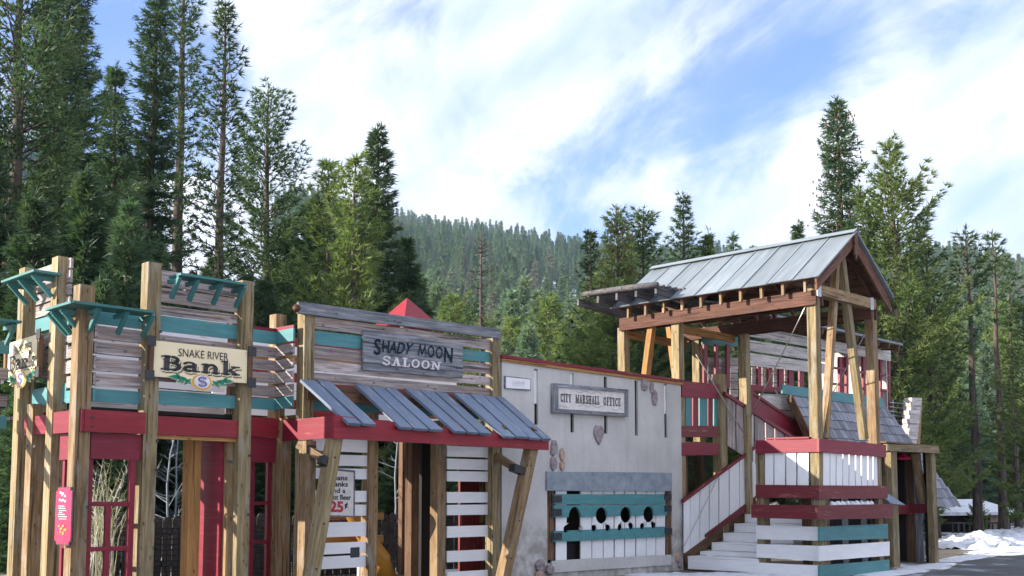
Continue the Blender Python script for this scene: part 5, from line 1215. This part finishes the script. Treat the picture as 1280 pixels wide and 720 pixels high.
# ================================================================== TREES
def conifer(h, rmax, cb, seed, kind, dens=1.0, blade=1.0, prof=None, whorl=None, trunk_r=None, lean=0., dead=0, tri_cap=None):
    """returns (trunk verts, faces), (crown verts (n,3), tris): limbs tapered and bent, needles as thin blades in clumps"""
    g = np.random.default_rng(seed); rr = random.Random(seed)
    tr = trunk_r or h * .0115 + .03; TV = []; TF = []
    wob = [(rr.uniform(-1, 1) * h * .004, rr.uniform(-1, 1) * h * .004) for _ in range(9)]; wob[0] = (0, 0)
    def axis(z):
        f = min(max(z / h, 0), .9999) * 8; i = int(f); f -= i
        return wob[i][0] * (1 - f) + wob[i + 1][0] * f if i < 8 else 0, (wob[i][1] * (1 - f) + wob[i + 1][1] * f) + lean * z
    def tubeadd(pts, rs, n):
        b = len(TV)
        for i, p in enumerate(pts):
            q0 = pts[max(i - 1, 0)]; q1 = pts[min(i + 1, len(pts) - 1)]; d = (q1[0] - q0[0], q1[1] - q0[1], q1[2] - q0[2]); l = sqrt(d[0] ** 2 + d[1] ** 2 + d[2] ** 2) or 1; d = (d[0] / l, d[1] / l, d[2] / l)
            s = (d[1], -d[0], 0) if abs(d[2]) < .9 else (1, 0, 0); sl_ = sqrt(s[0] ** 2 + s[1] ** 2); s = (s[0] / sl_, s[1] / sl_, 0)
            u = (d[1] * s[2] - d[2] * s[1], d[2] * s[0] - d[0] * s[2], d[0] * s[1] - d[1] * s[0])
            for k in range(n):
                c, sn = cos(2 * pi * k / n) * rs[i], sin(2 * pi * k / n) * rs[i]; TV.append((p[0] + s[0] * c + u[0] * sn, p[1] + s[1] * c + u[1] * sn, p[2] + u[2] * sn))
        for i in range(len(pts) - 1):
            for k in range(n): TF.append((b + i * n + k, b + i * n + (k + 1) % n, b + (i + 1) * n + (k + 1) % n, b + (i + 1) * n + k))
    zs = np.linspace(0, h, 12); tubeadd([(*axis(z), z) for z in zs], [tr * (1.25 if i == 0 else 1) * (1 - z / h) ** .8 + .012 for i, z in enumerate(zs)], 8)
    tuft = []
    wh = whorl or (.30 if kind == 'spruce' else .42); z = cb * h
    up0, up1 = (-.28, .55) if kind == 'spruce' else (-.05, .9)
    # dead twigs below the crown
    for k in range(int((cb * h) * 3.0) + dead):
        zz = rr.uniform(.12, max(cb, .3) if not dead else .97) * h; a = rr.uniform(0, 2 * pi); l = rr.uniform(.25, .9) * min(1, rmax) * (1.2 - .7 * zz / h if dead else 1); x0, y0 = axis(zz)
        e = rr.uniform(-.35, .5 if dead else .1)
        pts = [(x0, y0, zz), (x0 + cos(a) * l * .5, y0 + sin(a) * l * .5, zz + e * l * .4), (x0 + cos(a + .2) * l, y0 + sin(a + .2) * l, zz + e * l + (.25 * l if dead else 0))]
        tubeadd(pts, [.03, .02, .010] if dead else [.018, .012, .004], 3)
        if dead:
            for q in range(2):
                a2 = a + rr.uniform(-1, 1); p = pts[1]; tubeadd([p, (p[0] + cos(a2) * l * .5, p[1] + sin(a2) * l * .5, p[2] + rr.uniform(-.1, .4) * l)], [.016, .008], 3)
    while z < h * .985 and dens > 0:
        t = (z - cb * h) / (h - cb * h); L0 = rmax * (prof(t) if prof else ((1 - t) ** .85 * (.55 + .45 * min(1, t * 5)) + .04))
        nb = rr.choice((4, 5, 5, 6)) if kind == 'spruce' else rr.choice((3, 4, 4, 5)); a0 = rr.uniform(0, 6.28)
        for b in range(nb):
            L_ = L0 * rr.uniform(.6, 1.18) * (1.25 if rr.random() < .1 else 1); L_ = max(L_, .12); a = a0 + b * 2 * pi / nb + rr.uniform(-.4, .4); zb_ = z + rr.uniform(-.12, .12); x0, y0 = axis(zb_)
            e0 = up0 + (up1 - up0) * t + rr.uniform(-.12, .12); cu = (.22 if kind == 'spruce' else .38) * rr.uniform(.5, 1.3)
            def bp(s, a=a, L_=L_, e0=e0, cu=cu, x0=x0, y0=y0, zb_=zb_): 
                return (x0 + cos(a) * L_ * s, y0 + sin(a) * L_ * s, zb_ + L_ * (e0 * s + cu * s * s - (.12 * s if kind == 'spruce' else 0)))
            tubeadd([bp(0), bp(.5), bp(.97)], [.012 + L_ * .010, .008 + L_ * .006, .004], 3)
            s = .10 if kind == 'spruce' else .30
            if L_ < .4: s = 0.1
            step = (.13 if kind == 'spruce' else .16) / max(L_, .25) / dens ** .5
            while s <= 1.02:
                p = bp(min(s, 1)); tl = (.30 * L_ * (1.08 - s) ** .8 + .10) * rr.uniform(.7, 1.2)
                for side in (-1, 1):
                    a2 = a + side * rr.uniform(.6, 1.15); nt_ = max(1, int(tl / (.13 / dens ** .5)))
                    for k in range(nt_):
                        f = (k + .6) / nt_ * tl; tuft.append((p[0] + cos(a2) * f, p[1] + sin(a2) * f, p[2] + f * (e0 * .4 + (.12 if kind != 'spruce' else -.12)) + rr.uniform(-.03, .03), cos(a2) * .7 + cos(a) * .4, sin(a2) * .7 + sin(a) * .4, .35 if kind != 'spruce' else .0))
                s += step
            p = bp(1); tuft.append((*p, cos(a), sin(a), .4))
        z += wh * rr.uniform(.7, 1.3) * (1 - .45 * t)
    tuft.append((*axis(h), h, 0, 0, 1)); tuft = [tt[:6] for tt in tuft]
    if dens <= 0: return (TV, TF), (np.zeros((0, 3)), np.zeros((0, 3), int))
    A = np.array(tuft); n = len(A); k = 9 if kind != 'spruce' else 7
    if tri_cap and n * k > tri_cap: A = A[g.permutation(n)[:tri_cap // k]]; n = len(A)
    P = np.repeat(A[:, :3], k, 0); Dn = np.repeat(A[:, 3:], k, 0) + g.normal(0, .62 if kind != 'spruce' else .5, (n * k, 3)) * np.array([1, 1, .8]); Dn /= np.linalg.norm(Dn, axis=1)[:, None] + 1e-6
    if kind == 'spruce': P = P + g.normal(0, .035, P.shape)
    ln = g.uniform(.10, .19, n * k)[:, None] * blade * (1.05 if kind != 'spruce' else .95); wd = g.uniform(.017, .032, n * k)[:, None] * blade
    S = np.cross(Dn, g.normal(0, 1, (n * k, 3))); S /= np.linalg.norm(S, axis=1)[:, None] + 1e-6
    Vv = np.empty((n * k, 3, 3)); Vv[:, 0] = P - S * wd * .6; Vv[:, 1] = P + S * wd * .6; Vv[:, 2] = P + Dn * ln
    Vv[:, 0] -= Dn * ln * .1
    # widen blades in the middle: a kite of one triangle is enough at this size
    return (TV, TF), (Vv.reshape(-1, 3), np.arange(n * k * 3).reshape(-1, 3))
def npmesh(name, V, T3, mat):
    me = bpy.data.meshes.new(name); me.vertices.add(len(V)); me.vertices.foreach_set('co', np.asarray(V, dtype=np.float32).ravel())
    me.loops.add(len(T3) * 3); me.loops.foreach_set('vertex_index', np.asarray(T3, dtype=np.int32).ravel())
    me.polygons.add(len(T3)); me.polygons.foreach_set('loop_start', np.arange(0, len(T3) * 3, 3, dtype=np.int32)); me.polygons.foreach_set('loop_total', np.full(len(T3), 3, dtype=np.int32))
    me.update(calc_edges=True); me.materials.append(mat); return me
def treemesh(h, rmax, cb, seed, kind, mat, barkm='bark', **k):
    (TV, TF), (CV, CT) = conifer(h, rmax, cb, seed, kind, **k)
    mt = bpy.data.meshes.new('trunk'); mt.from_pydata(TV, [], TF); mt.materials.append(M[barkm]); mt.polygons.foreach_set('use_smooth', [True] * len(mt.polygons))
    return mt, (npmesh('crown', CV, CT, M[mat]) if len(CV) else None)
def plant(name, label, meshes, x, y, rot, sc, group=None, cat='tree', z=None, scz=None):
    if z is None: z = terr(x, y) - .05
    root = bpy.data.objects.new(name, None); col.objects.link(root); root.location = (x, y, z); root.rotation_euler = (0, 0, rot); root.scale = (sc, sc, scz or sc); root.empty_display_size = .5
    tag(root, label, cat, group)
    for nm, me in zip(('trunk', 'crown'), meshes):
        if me is None: continue
        o = bpy.data.objects.new(nm, me); col.objects.link(o); o.parent = root
    return root
def at(px, D): # ground position under picture column px at depth D
    r = ray(px, HOR); return r.x / r.y * D, D
def hgt(px, ytop, D): return CAMZ + (ray(px, ytop).z / ray(px, ytop).y) * D
pbush = lambda t: (1 - t) ** .6 * (.6 + .4 * min(1, t * 4))
pslim = lambda t: (.45 + .55 * sin(min(1, t * 1.5) * pi)) * (1 - t) ** .4
ptop = lambda t: sin(pi * min(.96, .18 + t * .8)) * (1 - .3 * t)
ppine = lambda t: min(1, .35 + 1.6 * t) * (1 - t) ** .5
TREES = [
 # px, ytop, depth, kind, mat, rmax, crown base, profile, density, label
 (0, -170, 26, 'pine', 'pine', 3.2, .06, pbush, 1.0, 'huge dense pine filling the left edge, its top out of the picture'),
 (62, -60, 31, 'spruce', 'spruce', 2.3, .08, pbush, .9, 'tall dark conifer just right of the huge pine at the left edge'),
 (128, 78, 30, 'spruce', 'spruce', 1.7, .04, None, 1.0, 'dark pointed spruce between the left edge pines and the twin tall trunks'),
 (176, -40, 33, 'spruce', 'spruce', 1.3, .18, pbush, .9, 'left one of the two very tall slender conifers rising out of the top'),
 (213, -75, 37, 'pine', 'spruce', 1.2, .30, ppine, 1.0, 'right one of the two very tall slender conifers, with long bare trunk'),
 (268, 6, 30, 'pine', 'pine', 1.15, .22, ppine, .85, 'tall sparse pine with its bare trunk visible against the snowy slope'),
 (326, 106, 36, 'pine', 'pine', 2.8, .10, pbush, 1.1, 'broad bushy pine with spreading tips above the right bank post'),
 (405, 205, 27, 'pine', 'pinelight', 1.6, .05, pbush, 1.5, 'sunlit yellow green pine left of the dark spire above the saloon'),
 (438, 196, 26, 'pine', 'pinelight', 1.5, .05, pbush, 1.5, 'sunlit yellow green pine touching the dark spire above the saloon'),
 (467, 158, 30, 'spruce', 'pine', 1.9, .05, None, 1.0, 'dark spire shaped conifer above the left half of the saloon'),
 (740, 292, 40, 'pine', 'pine', 1.5, .10, pslim, .7, 'thin small topped pine at the left of the rounded pair beside the canopy'),
 (775, 262, 37, 'pine', 'pinelight', 2.6, .06, pslim, 1.7, 'left of the two round topped pines behind the trellis, full of brown cones'),
 (807, 260, 38, 'pine', 'pine', 2.6, .06, pslim, 1.7, 'right of the two round topped pines behind the trellis'),
 (859, 243, 42, 'pine', 'pine', 1.9, .10, None, .7, 'loose see through pine rising behind the far end of the metal roof'),
 (890, 287, 42, 'spruce', 'pinelight', 1.2, .10, None, .8, 'short green spruce behind the metal roof beside the loose pine'),
 (921, 292, 50, 'pine', 'spruce', 1.1, .20, None, .7, 'small dark tree top showing over the middle of the metal roof'),
 (1005, 276, 44, 'spruce', 'spruce', 1.2, .10, None, .8, 'small dark tree top left of the tall coned spruce'),
 (1061, 122, 32, 'spruce', 'spruce', 2.15, .06, lambda t: (1 - t) ** .7 * (.85 + .25 * sin(t * 23)), .75, 'tall thick spruce with brown cones directly behind the roof peak'),
 (1128, 178, 31, 'pine', 'pinelight', 2.8, .08, lambda t: (1 - t) ** .6 * (.85 + .25 * sin(t * 19)), 1.3, 'wide open sunlit pine right of the roof peak'),
 (1168, 310, 33, 'pine', 'pine', 1.7, .25, pbush, .55, 'leaning dark pine branches right of the wide sunlit pine'),
 (1221, 286, 34, 'pine', 'pine', .85, .72, ptop, .8, 'tall bare reddish trunk with a small tufted crown near the right edge'),
 (1254, 292, 36, 'pine', 'pine', .7, .70, ptop, .7, 'tall bare grey trunk with a tiny tufted crown near the right edge'),
 (1290, 385, 33, 'pine', 'pinelight', 1.6, .10, pbush, .9, 'yellow green pine cut by the right edge of the picture'),
]
for i, (px, yt, D, kind, mat, rm, cb, pr, de, lab) in enumerate(TREES):
    x, y = at(px, D); h = hgt(px, yt, D) + .05
    me = treemesh(h, rm, cb, 100 + i, kind, mat, prof=pr, dens=de, tri_cap=75000, blade=1.35)
    plant('conifer_tree' if kind == 'spruce' else 'pine_tree', lab, me, x, y, R.uniform(0, 6), 1.0)
# brown cones on the coned trees
def cones(px, D, yt, yb, rad, n, label):
    V = []; Fc = []; x, y = at(px, D)
    for k in range(n):
        z = hgt(px, R.uniform(yt, yb), D); a = R.uniform(0, 6.28); f = sqrt(R.random()); r = rad * f * (.35 + .65 * (hgt(px, yt, D) + .8 - z) / 4 if z > hgt(px, yt, D) - 3 else 1); c = Vector((x + cos(a) * r, y + sin(a) * r, z)); b = len(V)
        for dx, dy, dz in ((0, 0, .05), (.03, 0, 0), (-.015, .026, 0), (-.015, -.026, 0), (0, 0, -.07)): V.append(c + Vector((dx, dy, dz)))
        Fc += [(b, b + 1, b + 2), (b, b + 2, b + 3), (b, b + 3, b + 1), (b + 4, b + 2, b + 1), (b + 4, b + 3, b + 2), (b + 4, b + 1, b + 3)]
    o = mk('tree_cones', V, Fc, M['cone']); tag(o, label, 'cones', kind='stuff')
cones(1061, 32, 140, 300, 1.0, 260, 'brown cones hanging all over the tall thick spruce'); cones(775, 37, 280, 400, 1.0, 420, 'brown cones on the round topped pine behind the trellis')
# dead snag
me = treemesh(hgt(602, 276, 44), 1.5, .05, 77, 'pine', 'pine', 'barkgrey', dens=0, dead=150, trunk_r=.12); x, y = at(602, 44)
plant('dead_tree', 'bare dead tree standing before the forested hill above the saloon', me, x, y, 1.0, 1.0)
# shared smaller trees ---------------------------------------------------------
PROTO = {'spruce': [treemesh(10, 1.9, .03, 300 + k, 'spruce', 'spruce', dens=.9, blade=2.0, tri_cap=32000, whorl=.36) for k in range(3)],
         'light': [treemesh(10, 2.3, .03, 310 + k, 'pine', 'pinelight', dens=.9, blade=1.9, tri_cap=32000, prof=pbush) for k in range(2)],
         'blue': [treemesh(10, 2.2, .02, 320 + k, 'spruce', 'bluespruce', dens=.9, blade=2.0, tri_cap=32000, whorl=.34) for k in range(2)],
         'pine': [treemesh(10, 2.5, .10, 330 + k, 'pine', 'pine', dens=.9, blade=1.9, tri_cap=32000, prof=pbush) for k in range(2)]}
cnt = {}
SM = []
def small(kind, px, yt, D, wid=1.0, label=None, group=None):
    x, y = at(px, D); z = terr(x, y); h = hgt(px, yt, D) - z; k = cnt.get(kind, 0); cnt[kind] = k + 1
    P = PROTO[kind]; s = h / 10; ob = plant({'spruce': 'spruce_tree', 'light': 'young_pine', 'blue': 'blue_fir', 'pine': 'bushy_pine'}[kind], label, P[k % len(P)], x, y, R.uniform(0, 6), s * wid, group, scz=s)
    SM.append((label, group, px, ob))
G1 = 'dark undergrowth trees behind the bank and saloon'; L1 = 'dark low spruce crowded behind the wooden fronts at the left'
for px, yt, D in [(-40, 150, 24), (30, 240, 22), (95, 215, 24), (150, 250, 23), (185, 300, 26), (240, 352, 25), (300, 345, 26), (350, 275, 38), (388, 250, 36), (505, 300, 37), (425, 300, 34), (520, 345, 42), (60, 330, 20), (120, 345, 21), (375, 350, 34), (455, 350, 35), (490, 372, 30), (325, 345, 24), (205, 365, 23), (268, 380, 24), (560, 560, 24), (150, 480, 20), (20, 480, 19), (240, 520, 22), (330, 520, 23), (440, 520, 23), (500, 530, 24), (600, 560, 26), (640, 560, 28), (680, 570, 30)]:
    small('spruce', px, yt, D, 1.15 if yt > 400 else .95, L1, G1)
G2 = 'firs of the middle distance below the hill'
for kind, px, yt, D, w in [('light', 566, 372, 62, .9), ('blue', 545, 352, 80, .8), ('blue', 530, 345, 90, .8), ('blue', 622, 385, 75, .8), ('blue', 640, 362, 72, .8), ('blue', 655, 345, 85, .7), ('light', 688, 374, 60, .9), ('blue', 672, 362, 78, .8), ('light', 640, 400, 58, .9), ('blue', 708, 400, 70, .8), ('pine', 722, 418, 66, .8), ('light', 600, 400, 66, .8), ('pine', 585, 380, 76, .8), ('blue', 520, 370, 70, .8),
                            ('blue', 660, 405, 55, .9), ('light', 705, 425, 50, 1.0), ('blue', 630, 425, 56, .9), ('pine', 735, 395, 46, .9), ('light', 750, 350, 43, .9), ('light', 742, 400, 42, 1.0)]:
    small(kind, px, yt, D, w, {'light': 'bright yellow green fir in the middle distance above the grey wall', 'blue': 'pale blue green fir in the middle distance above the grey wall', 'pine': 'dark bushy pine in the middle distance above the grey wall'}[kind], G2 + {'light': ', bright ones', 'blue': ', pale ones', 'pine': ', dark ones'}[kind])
G3 = 'trees behind the canopy and back hall'
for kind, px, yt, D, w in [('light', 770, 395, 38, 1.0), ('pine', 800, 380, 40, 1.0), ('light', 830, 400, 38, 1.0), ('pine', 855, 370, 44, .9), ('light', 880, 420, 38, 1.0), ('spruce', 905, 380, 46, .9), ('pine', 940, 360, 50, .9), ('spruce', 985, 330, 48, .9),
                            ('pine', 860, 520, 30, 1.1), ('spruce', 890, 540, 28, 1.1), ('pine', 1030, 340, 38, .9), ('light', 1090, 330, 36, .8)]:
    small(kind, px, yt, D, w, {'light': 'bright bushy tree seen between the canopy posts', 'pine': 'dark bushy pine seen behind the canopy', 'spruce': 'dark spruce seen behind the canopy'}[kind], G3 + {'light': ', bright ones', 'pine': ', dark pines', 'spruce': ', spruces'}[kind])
G4 = 'trees behind the booth at the right'
for kind, px, yt, D, w in [('light', 1105, 400, 34, .9), ('light', 1140, 410, 40, 1.0), ('light', 1180, 400, 48, .9), ('blue', 1190, 440, 70, .9), ('spruce', 1155, 490, 56, .9), ('blue', 1212, 450, 52, 1.0), ('blue', 1240, 430, 60, .9), ('light', 1268, 470, 62, .9), ('light', 1200, 400, 75, .8), ('blue', 1235, 385, 75, .9), ('light', 1170, 380, 70, .9),
                            ('light', 1262, 380, 70, .8), ('light', 1275, 500, 52, 1.0), ('spruce', 1145, 520, 48, 1.0), ('spruce', 1200, 500, 60, 1.1), ('spruce', 1235, 520, 58, 1.1), ('light', 1320, 430, 60, 1.0)]:
    small(kind, px, yt, D, w, {'light': 'bright tree in the crowd behind the timber booth', 'pine': 'dark pine in the crowd behind the timber booth', 'spruce': 'dark spruce in the crowd behind the timber booth', 'blue': 'pale blue green fir in the crowd behind the timber booth'}[kind], G4 + {'light': ', bright ones', 'pine': ', dark pines', 'spruce': ', spruces', 'blue': ', pale firs'}[kind])
BL_ = None
for px, yt, D in [(1178, 580, 42), (1190, 572, 44), (1198, 577, 43), (1212, 568, 45), (1222, 582, 42), (1232, 575, 44), (1245, 585, 46), (1183, 590, 41)]:
    small('blue', px, yt, D + 8, .9, 'small pale young fir in the row beyond the low snowy roofed building', 'young firs beyond the low building')
small('light', 1222, 612, 38, 1.2, 'little scraggy pine before the beige wall of the low building')
ORD = 'first second third fourth fifth sixth seventh eighth ninth tenth eleventh twelfth thirteenth fourteenth fifteenth sixteenth seventeenth eighteenth nineteenth twentieth twenty-first twenty-second twenty-third twenty-fourth twenty-fifth twenty-sixth twenty-seventh twenty-eighth twenty-ninth thirtieth'.split()
bylab = {}
for l, g_0, px, ob in SM: bylab.setdefault((l, g_0), []).append((px, ob))
for (l, g_0), lst in bylab.items():
    if len(lst) > 1 and len(lst) <= 30:
        for k, (px, ob) in enumerate(sorted(lst, key=lambda q: q[0])): ob['label'] = l + ', ' + ORD[k] + ' from left'
# a third thin trunk at the right edge
me = treemesh(hgt(1272, 330, 38), .5, .80, 88, 'pine', 'pine', dens=.5, blade=1.4, prof=ptop, trunk_r=.11); x, y = at(1272, 38); plant('pine_tree', 'thin bare trunk nearest the right edge, leaning close beside the grey one', me, x, y, 0, 1)
# pale aspens seen through the saloon and bank openings
def aspen(px, D, h, seed, label, sp=.9):
    rr = random.Random(seed); x, y = at(px, D); root = thing('bare_aspen', label, 'tree', (x, y, 0)); pts = [Vector((x + .06 * sin(k * 1.3) + .05 * k, y, h * k / 6)) for k in range(7)]
    tube('trunk', pts, [.026 - .003 * k for k in range(7)], M['aspen'], root, 6)
    V = []; Fc = []
    def br(a, b, r):
        k = len(V); d = (b - a).normalized(); s = d.orthogonal().normalized(); u = d.cross(s)
        for p, q in ((a, r), (b, r * .4)):
            for i in range(3): V.append(p + (s * cos(i * 2.09) + u * sin(i * 2.09)) * q)
        for i in range(3): Fc.append((k + i, k + (i + 1) % 3, k + 3 + (i + 1) % 3, k + 3 + i))
    for k in range(34):
        z = h * rr.uniform(.1, .97); f = z / h * 6; i = int(f); p = pts[i].lerp(pts[min(i + 1, 6)], f - i); a = rr.uniform(0, 6.28); l = sp * rr.uniform(.3, 1) * (1.2 - z / h)
        q = p + Vector((cos(a) * l, sin(a) * l, l * rr.uniform(.1, .8))); br(p, q, .007)
        for _ in range(3):
            s = p.lerp(q, rr.uniform(.3, .9)); a2 = a + rr.uniform(-1, 1); br(s, s + Vector((cos(a2), sin(a2), rr.uniform(.1, 1))) * l * .4, .004)
    mk('branches', V, Fc, M['aspen'], root); return root
aspen(486, 19.5, 3.4, 1, 'pale bare aspen sapling seen through the saloon opening'); aspen(640, 22, 3.2, 2, 'pale bare aspen sapling seen beside the right leaning post', .8); aspen(200, 17.5, 3.0, 3, 'pale bare sapling seen through the bank doorway'); aspen(212, 21, 4, 4, 'second bare sapling deeper behind the bank doorway')
# tall dry grass behind the bank window
rr = random.Random(5); V = []; Fc = []
for k in range(110):
    x, y = at(rr.uniform(106, 145), rr.uniform(14.5, 16)); h_ = rr.uniform(.6, 2.1); a = rr.uniform(0, 6.28); l = rr.uniform(.1, .8) * h_ * .6; b = len(V); w_ = .0045; ax = a + 1.57
    p = Vector((x, y, 0)); m_ = p + Vector((cos(a) * l * .25, sin(a) * l * .25, h_ * .6)); e = p + Vector((cos(a) * l, sin(a) * l, h_)); s = Vector((cos(ax), sin(ax), 0)) * w_
    V += [p - s, p + s, m_ + s, m_ - s, e]; Fc += [(b, b + 1, b + 2, b + 3), (b + 3, b + 2, b + 4)]
    for q_ in range(14):
        f = rr.random(); c = m_.lerp(e, f); a3 = a + rr.uniform(-1.5, 1.5); l3 = rr.uniform(.05, .16); b = len(V); V += [c, c + Vector((.006, 0, .004)), c + Vector((cos(a3) * l3, sin(a3) * l3, rr.uniform(.02, .12)))]; Fc.append((b, b + 1, b + 2))
o = mk('dry_grass', V, Fc, M['drygrass']); tag(o, 'tall pale dry grass standing behind the bank window frame', 'grass', kind='stuff')

# hillside forest: one mass, instanced on points
far = []
for k in range(4):
    (TV, TF), (CV, CT) = conifer(15, [2.1, 1.7, 2.3, 1.5][k], .03, 500 + k, 'spruce', dens=.32, blade=3.8, whorl=.6, tri_cap=6000)
    me = npmesh('far_spruce', CV, CT, M['farspruce']); o = bpy.data.objects.new('far_spruce', me); far.append(o)
fc = bpy.data.collections.new('forest_kinds')
for o in far: fc.objects.link(o)
g = np.random.default_rng(4); pts = []; sc_ = []
N = 10500; az = g.uniform(-.56, .56, N); rad = np.sqrt(g.uniform(165 ** 2, 1190 ** 2, N))
nearN = 500; az = np.concatenate([az, g.uniform(-.56, .56, nearN)]); rad = np.concatenate([rad, np.sqrt(g.uniform(170 ** 2, 320 ** 2, nearN))])
for a, r in zip(az, rad):
    x, y = r * sin(a), r * cos(a); px = 640 + F * tan(a)
    clear = mn.noise(Vector((x / 70, y / 70, 3)))
    if run_open(x, y) and g.random() < .985: continue
    if 345 < px < 375 and g.random() < .5: continue
    if clear > .30 and g.random() < .75: continue
    pts.append((x, y, terr(x, y) - .4)); sc_.append((.8 + 1.15 * g.random() ** 1.6) * (1 + .15 * clear))
pm_ = bpy.data.meshes.new('hillside_forest'); pm_.from_pydata(pts, [], [])
at1 = pm_.attributes.new('size', 'FLOAT', 'POINT'); at1.data.foreach_set('value', np.array(sc_, dtype=np.float32))
fo = bpy.data.objects.new('hillside_forest', pm_); col.objects.link(fo); tag(fo, 'dense conifer forest covering the hill behind the buildings', 'forest', kind='stuff')
ng = bpy.data.node_groups.new('forest', 'GeometryNodeTree'); ng.interface.new_socket('Geometry', in_out='INPUT', socket_type='NodeSocketGeometry'); ng.interface.new_socket('Geometry', in_out='OUTPUT', socket_type='NodeSocketGeometry')
gi = ng.nodes.new('NodeGroupInput'); go = ng.nodes.new('NodeGroupOutput'); ip = ng.nodes.new('GeometryNodeInstanceOnPoints'); ci = ng.nodes.new('GeometryNodeCollectionInfo')
ci.inputs['Collection'].default_value = fc; ci.inputs['Separate Children'].default_value = True; ci.inputs['Reset Children'].default_value = True
rv = ng.nodes.new('FunctionNodeRandomValue'); rv.data_type = 'FLOAT_VECTOR'; rv.inputs[0].default_value = (-.03, -.03, 0); rv.inputs[1].default_value = (.03, .03, 6.28)
na_ = ng.nodes.new('GeometryNodeInputNamedAttribute'); na_.data_type = 'FLOAT'; na_.inputs[0].default_value = 'size'
for a, b in ((gi.outputs[0], ip.inputs['Points']), (ci.outputs[0], ip.inputs['Instance']), (rv.outputs[0], ip.inputs['Rotation']), (na_.outputs[0], ip.inputs['Scale']), (ip.outputs[0], go.inputs[0])): ng.links.new(a, b)
ip.inputs['Pick Instance'].default_value = True
md = fo.modifiers.new('forest', 'NODES'); md.node_group = ng

# air between here and the hill
hz = bpy.data.materials.new('valley_haze'); hz.use_nodes = True; t_ = hz.node_tree; t_.nodes.clear()
ho = t_.nodes.new('ShaderNodeOutputMaterial'); hv = t_.nodes.new('ShaderNodeVolumePrincipled'); hv.inputs['Density'].default_value = .00013; hv.inputs['Color'].default_value = (.50, .75, 1, 1); hv.inputs['Anisotropy'].default_value = .2
t_.links.new(hv.outputs[0], ho.inputs['Volume'])
X0, X1, Y0, Y1, Z0, Z1 = -2050, 2050, -2050, 2050, -1.5, 420
hb_ = mk('haze', [(x, y, z) for z in (Z0, Z1) for x, y in ((X0, Y0), (X1, Y0), (X1, Y1), (X0, Y1))], [(3, 2, 1, 0), (4, 5, 6, 7), (0, 1, 5, 4), (1, 2, 6, 5), (2, 3, 7, 6), (3, 0, 4, 7)], hz); tag(hb_, kind='stuff')
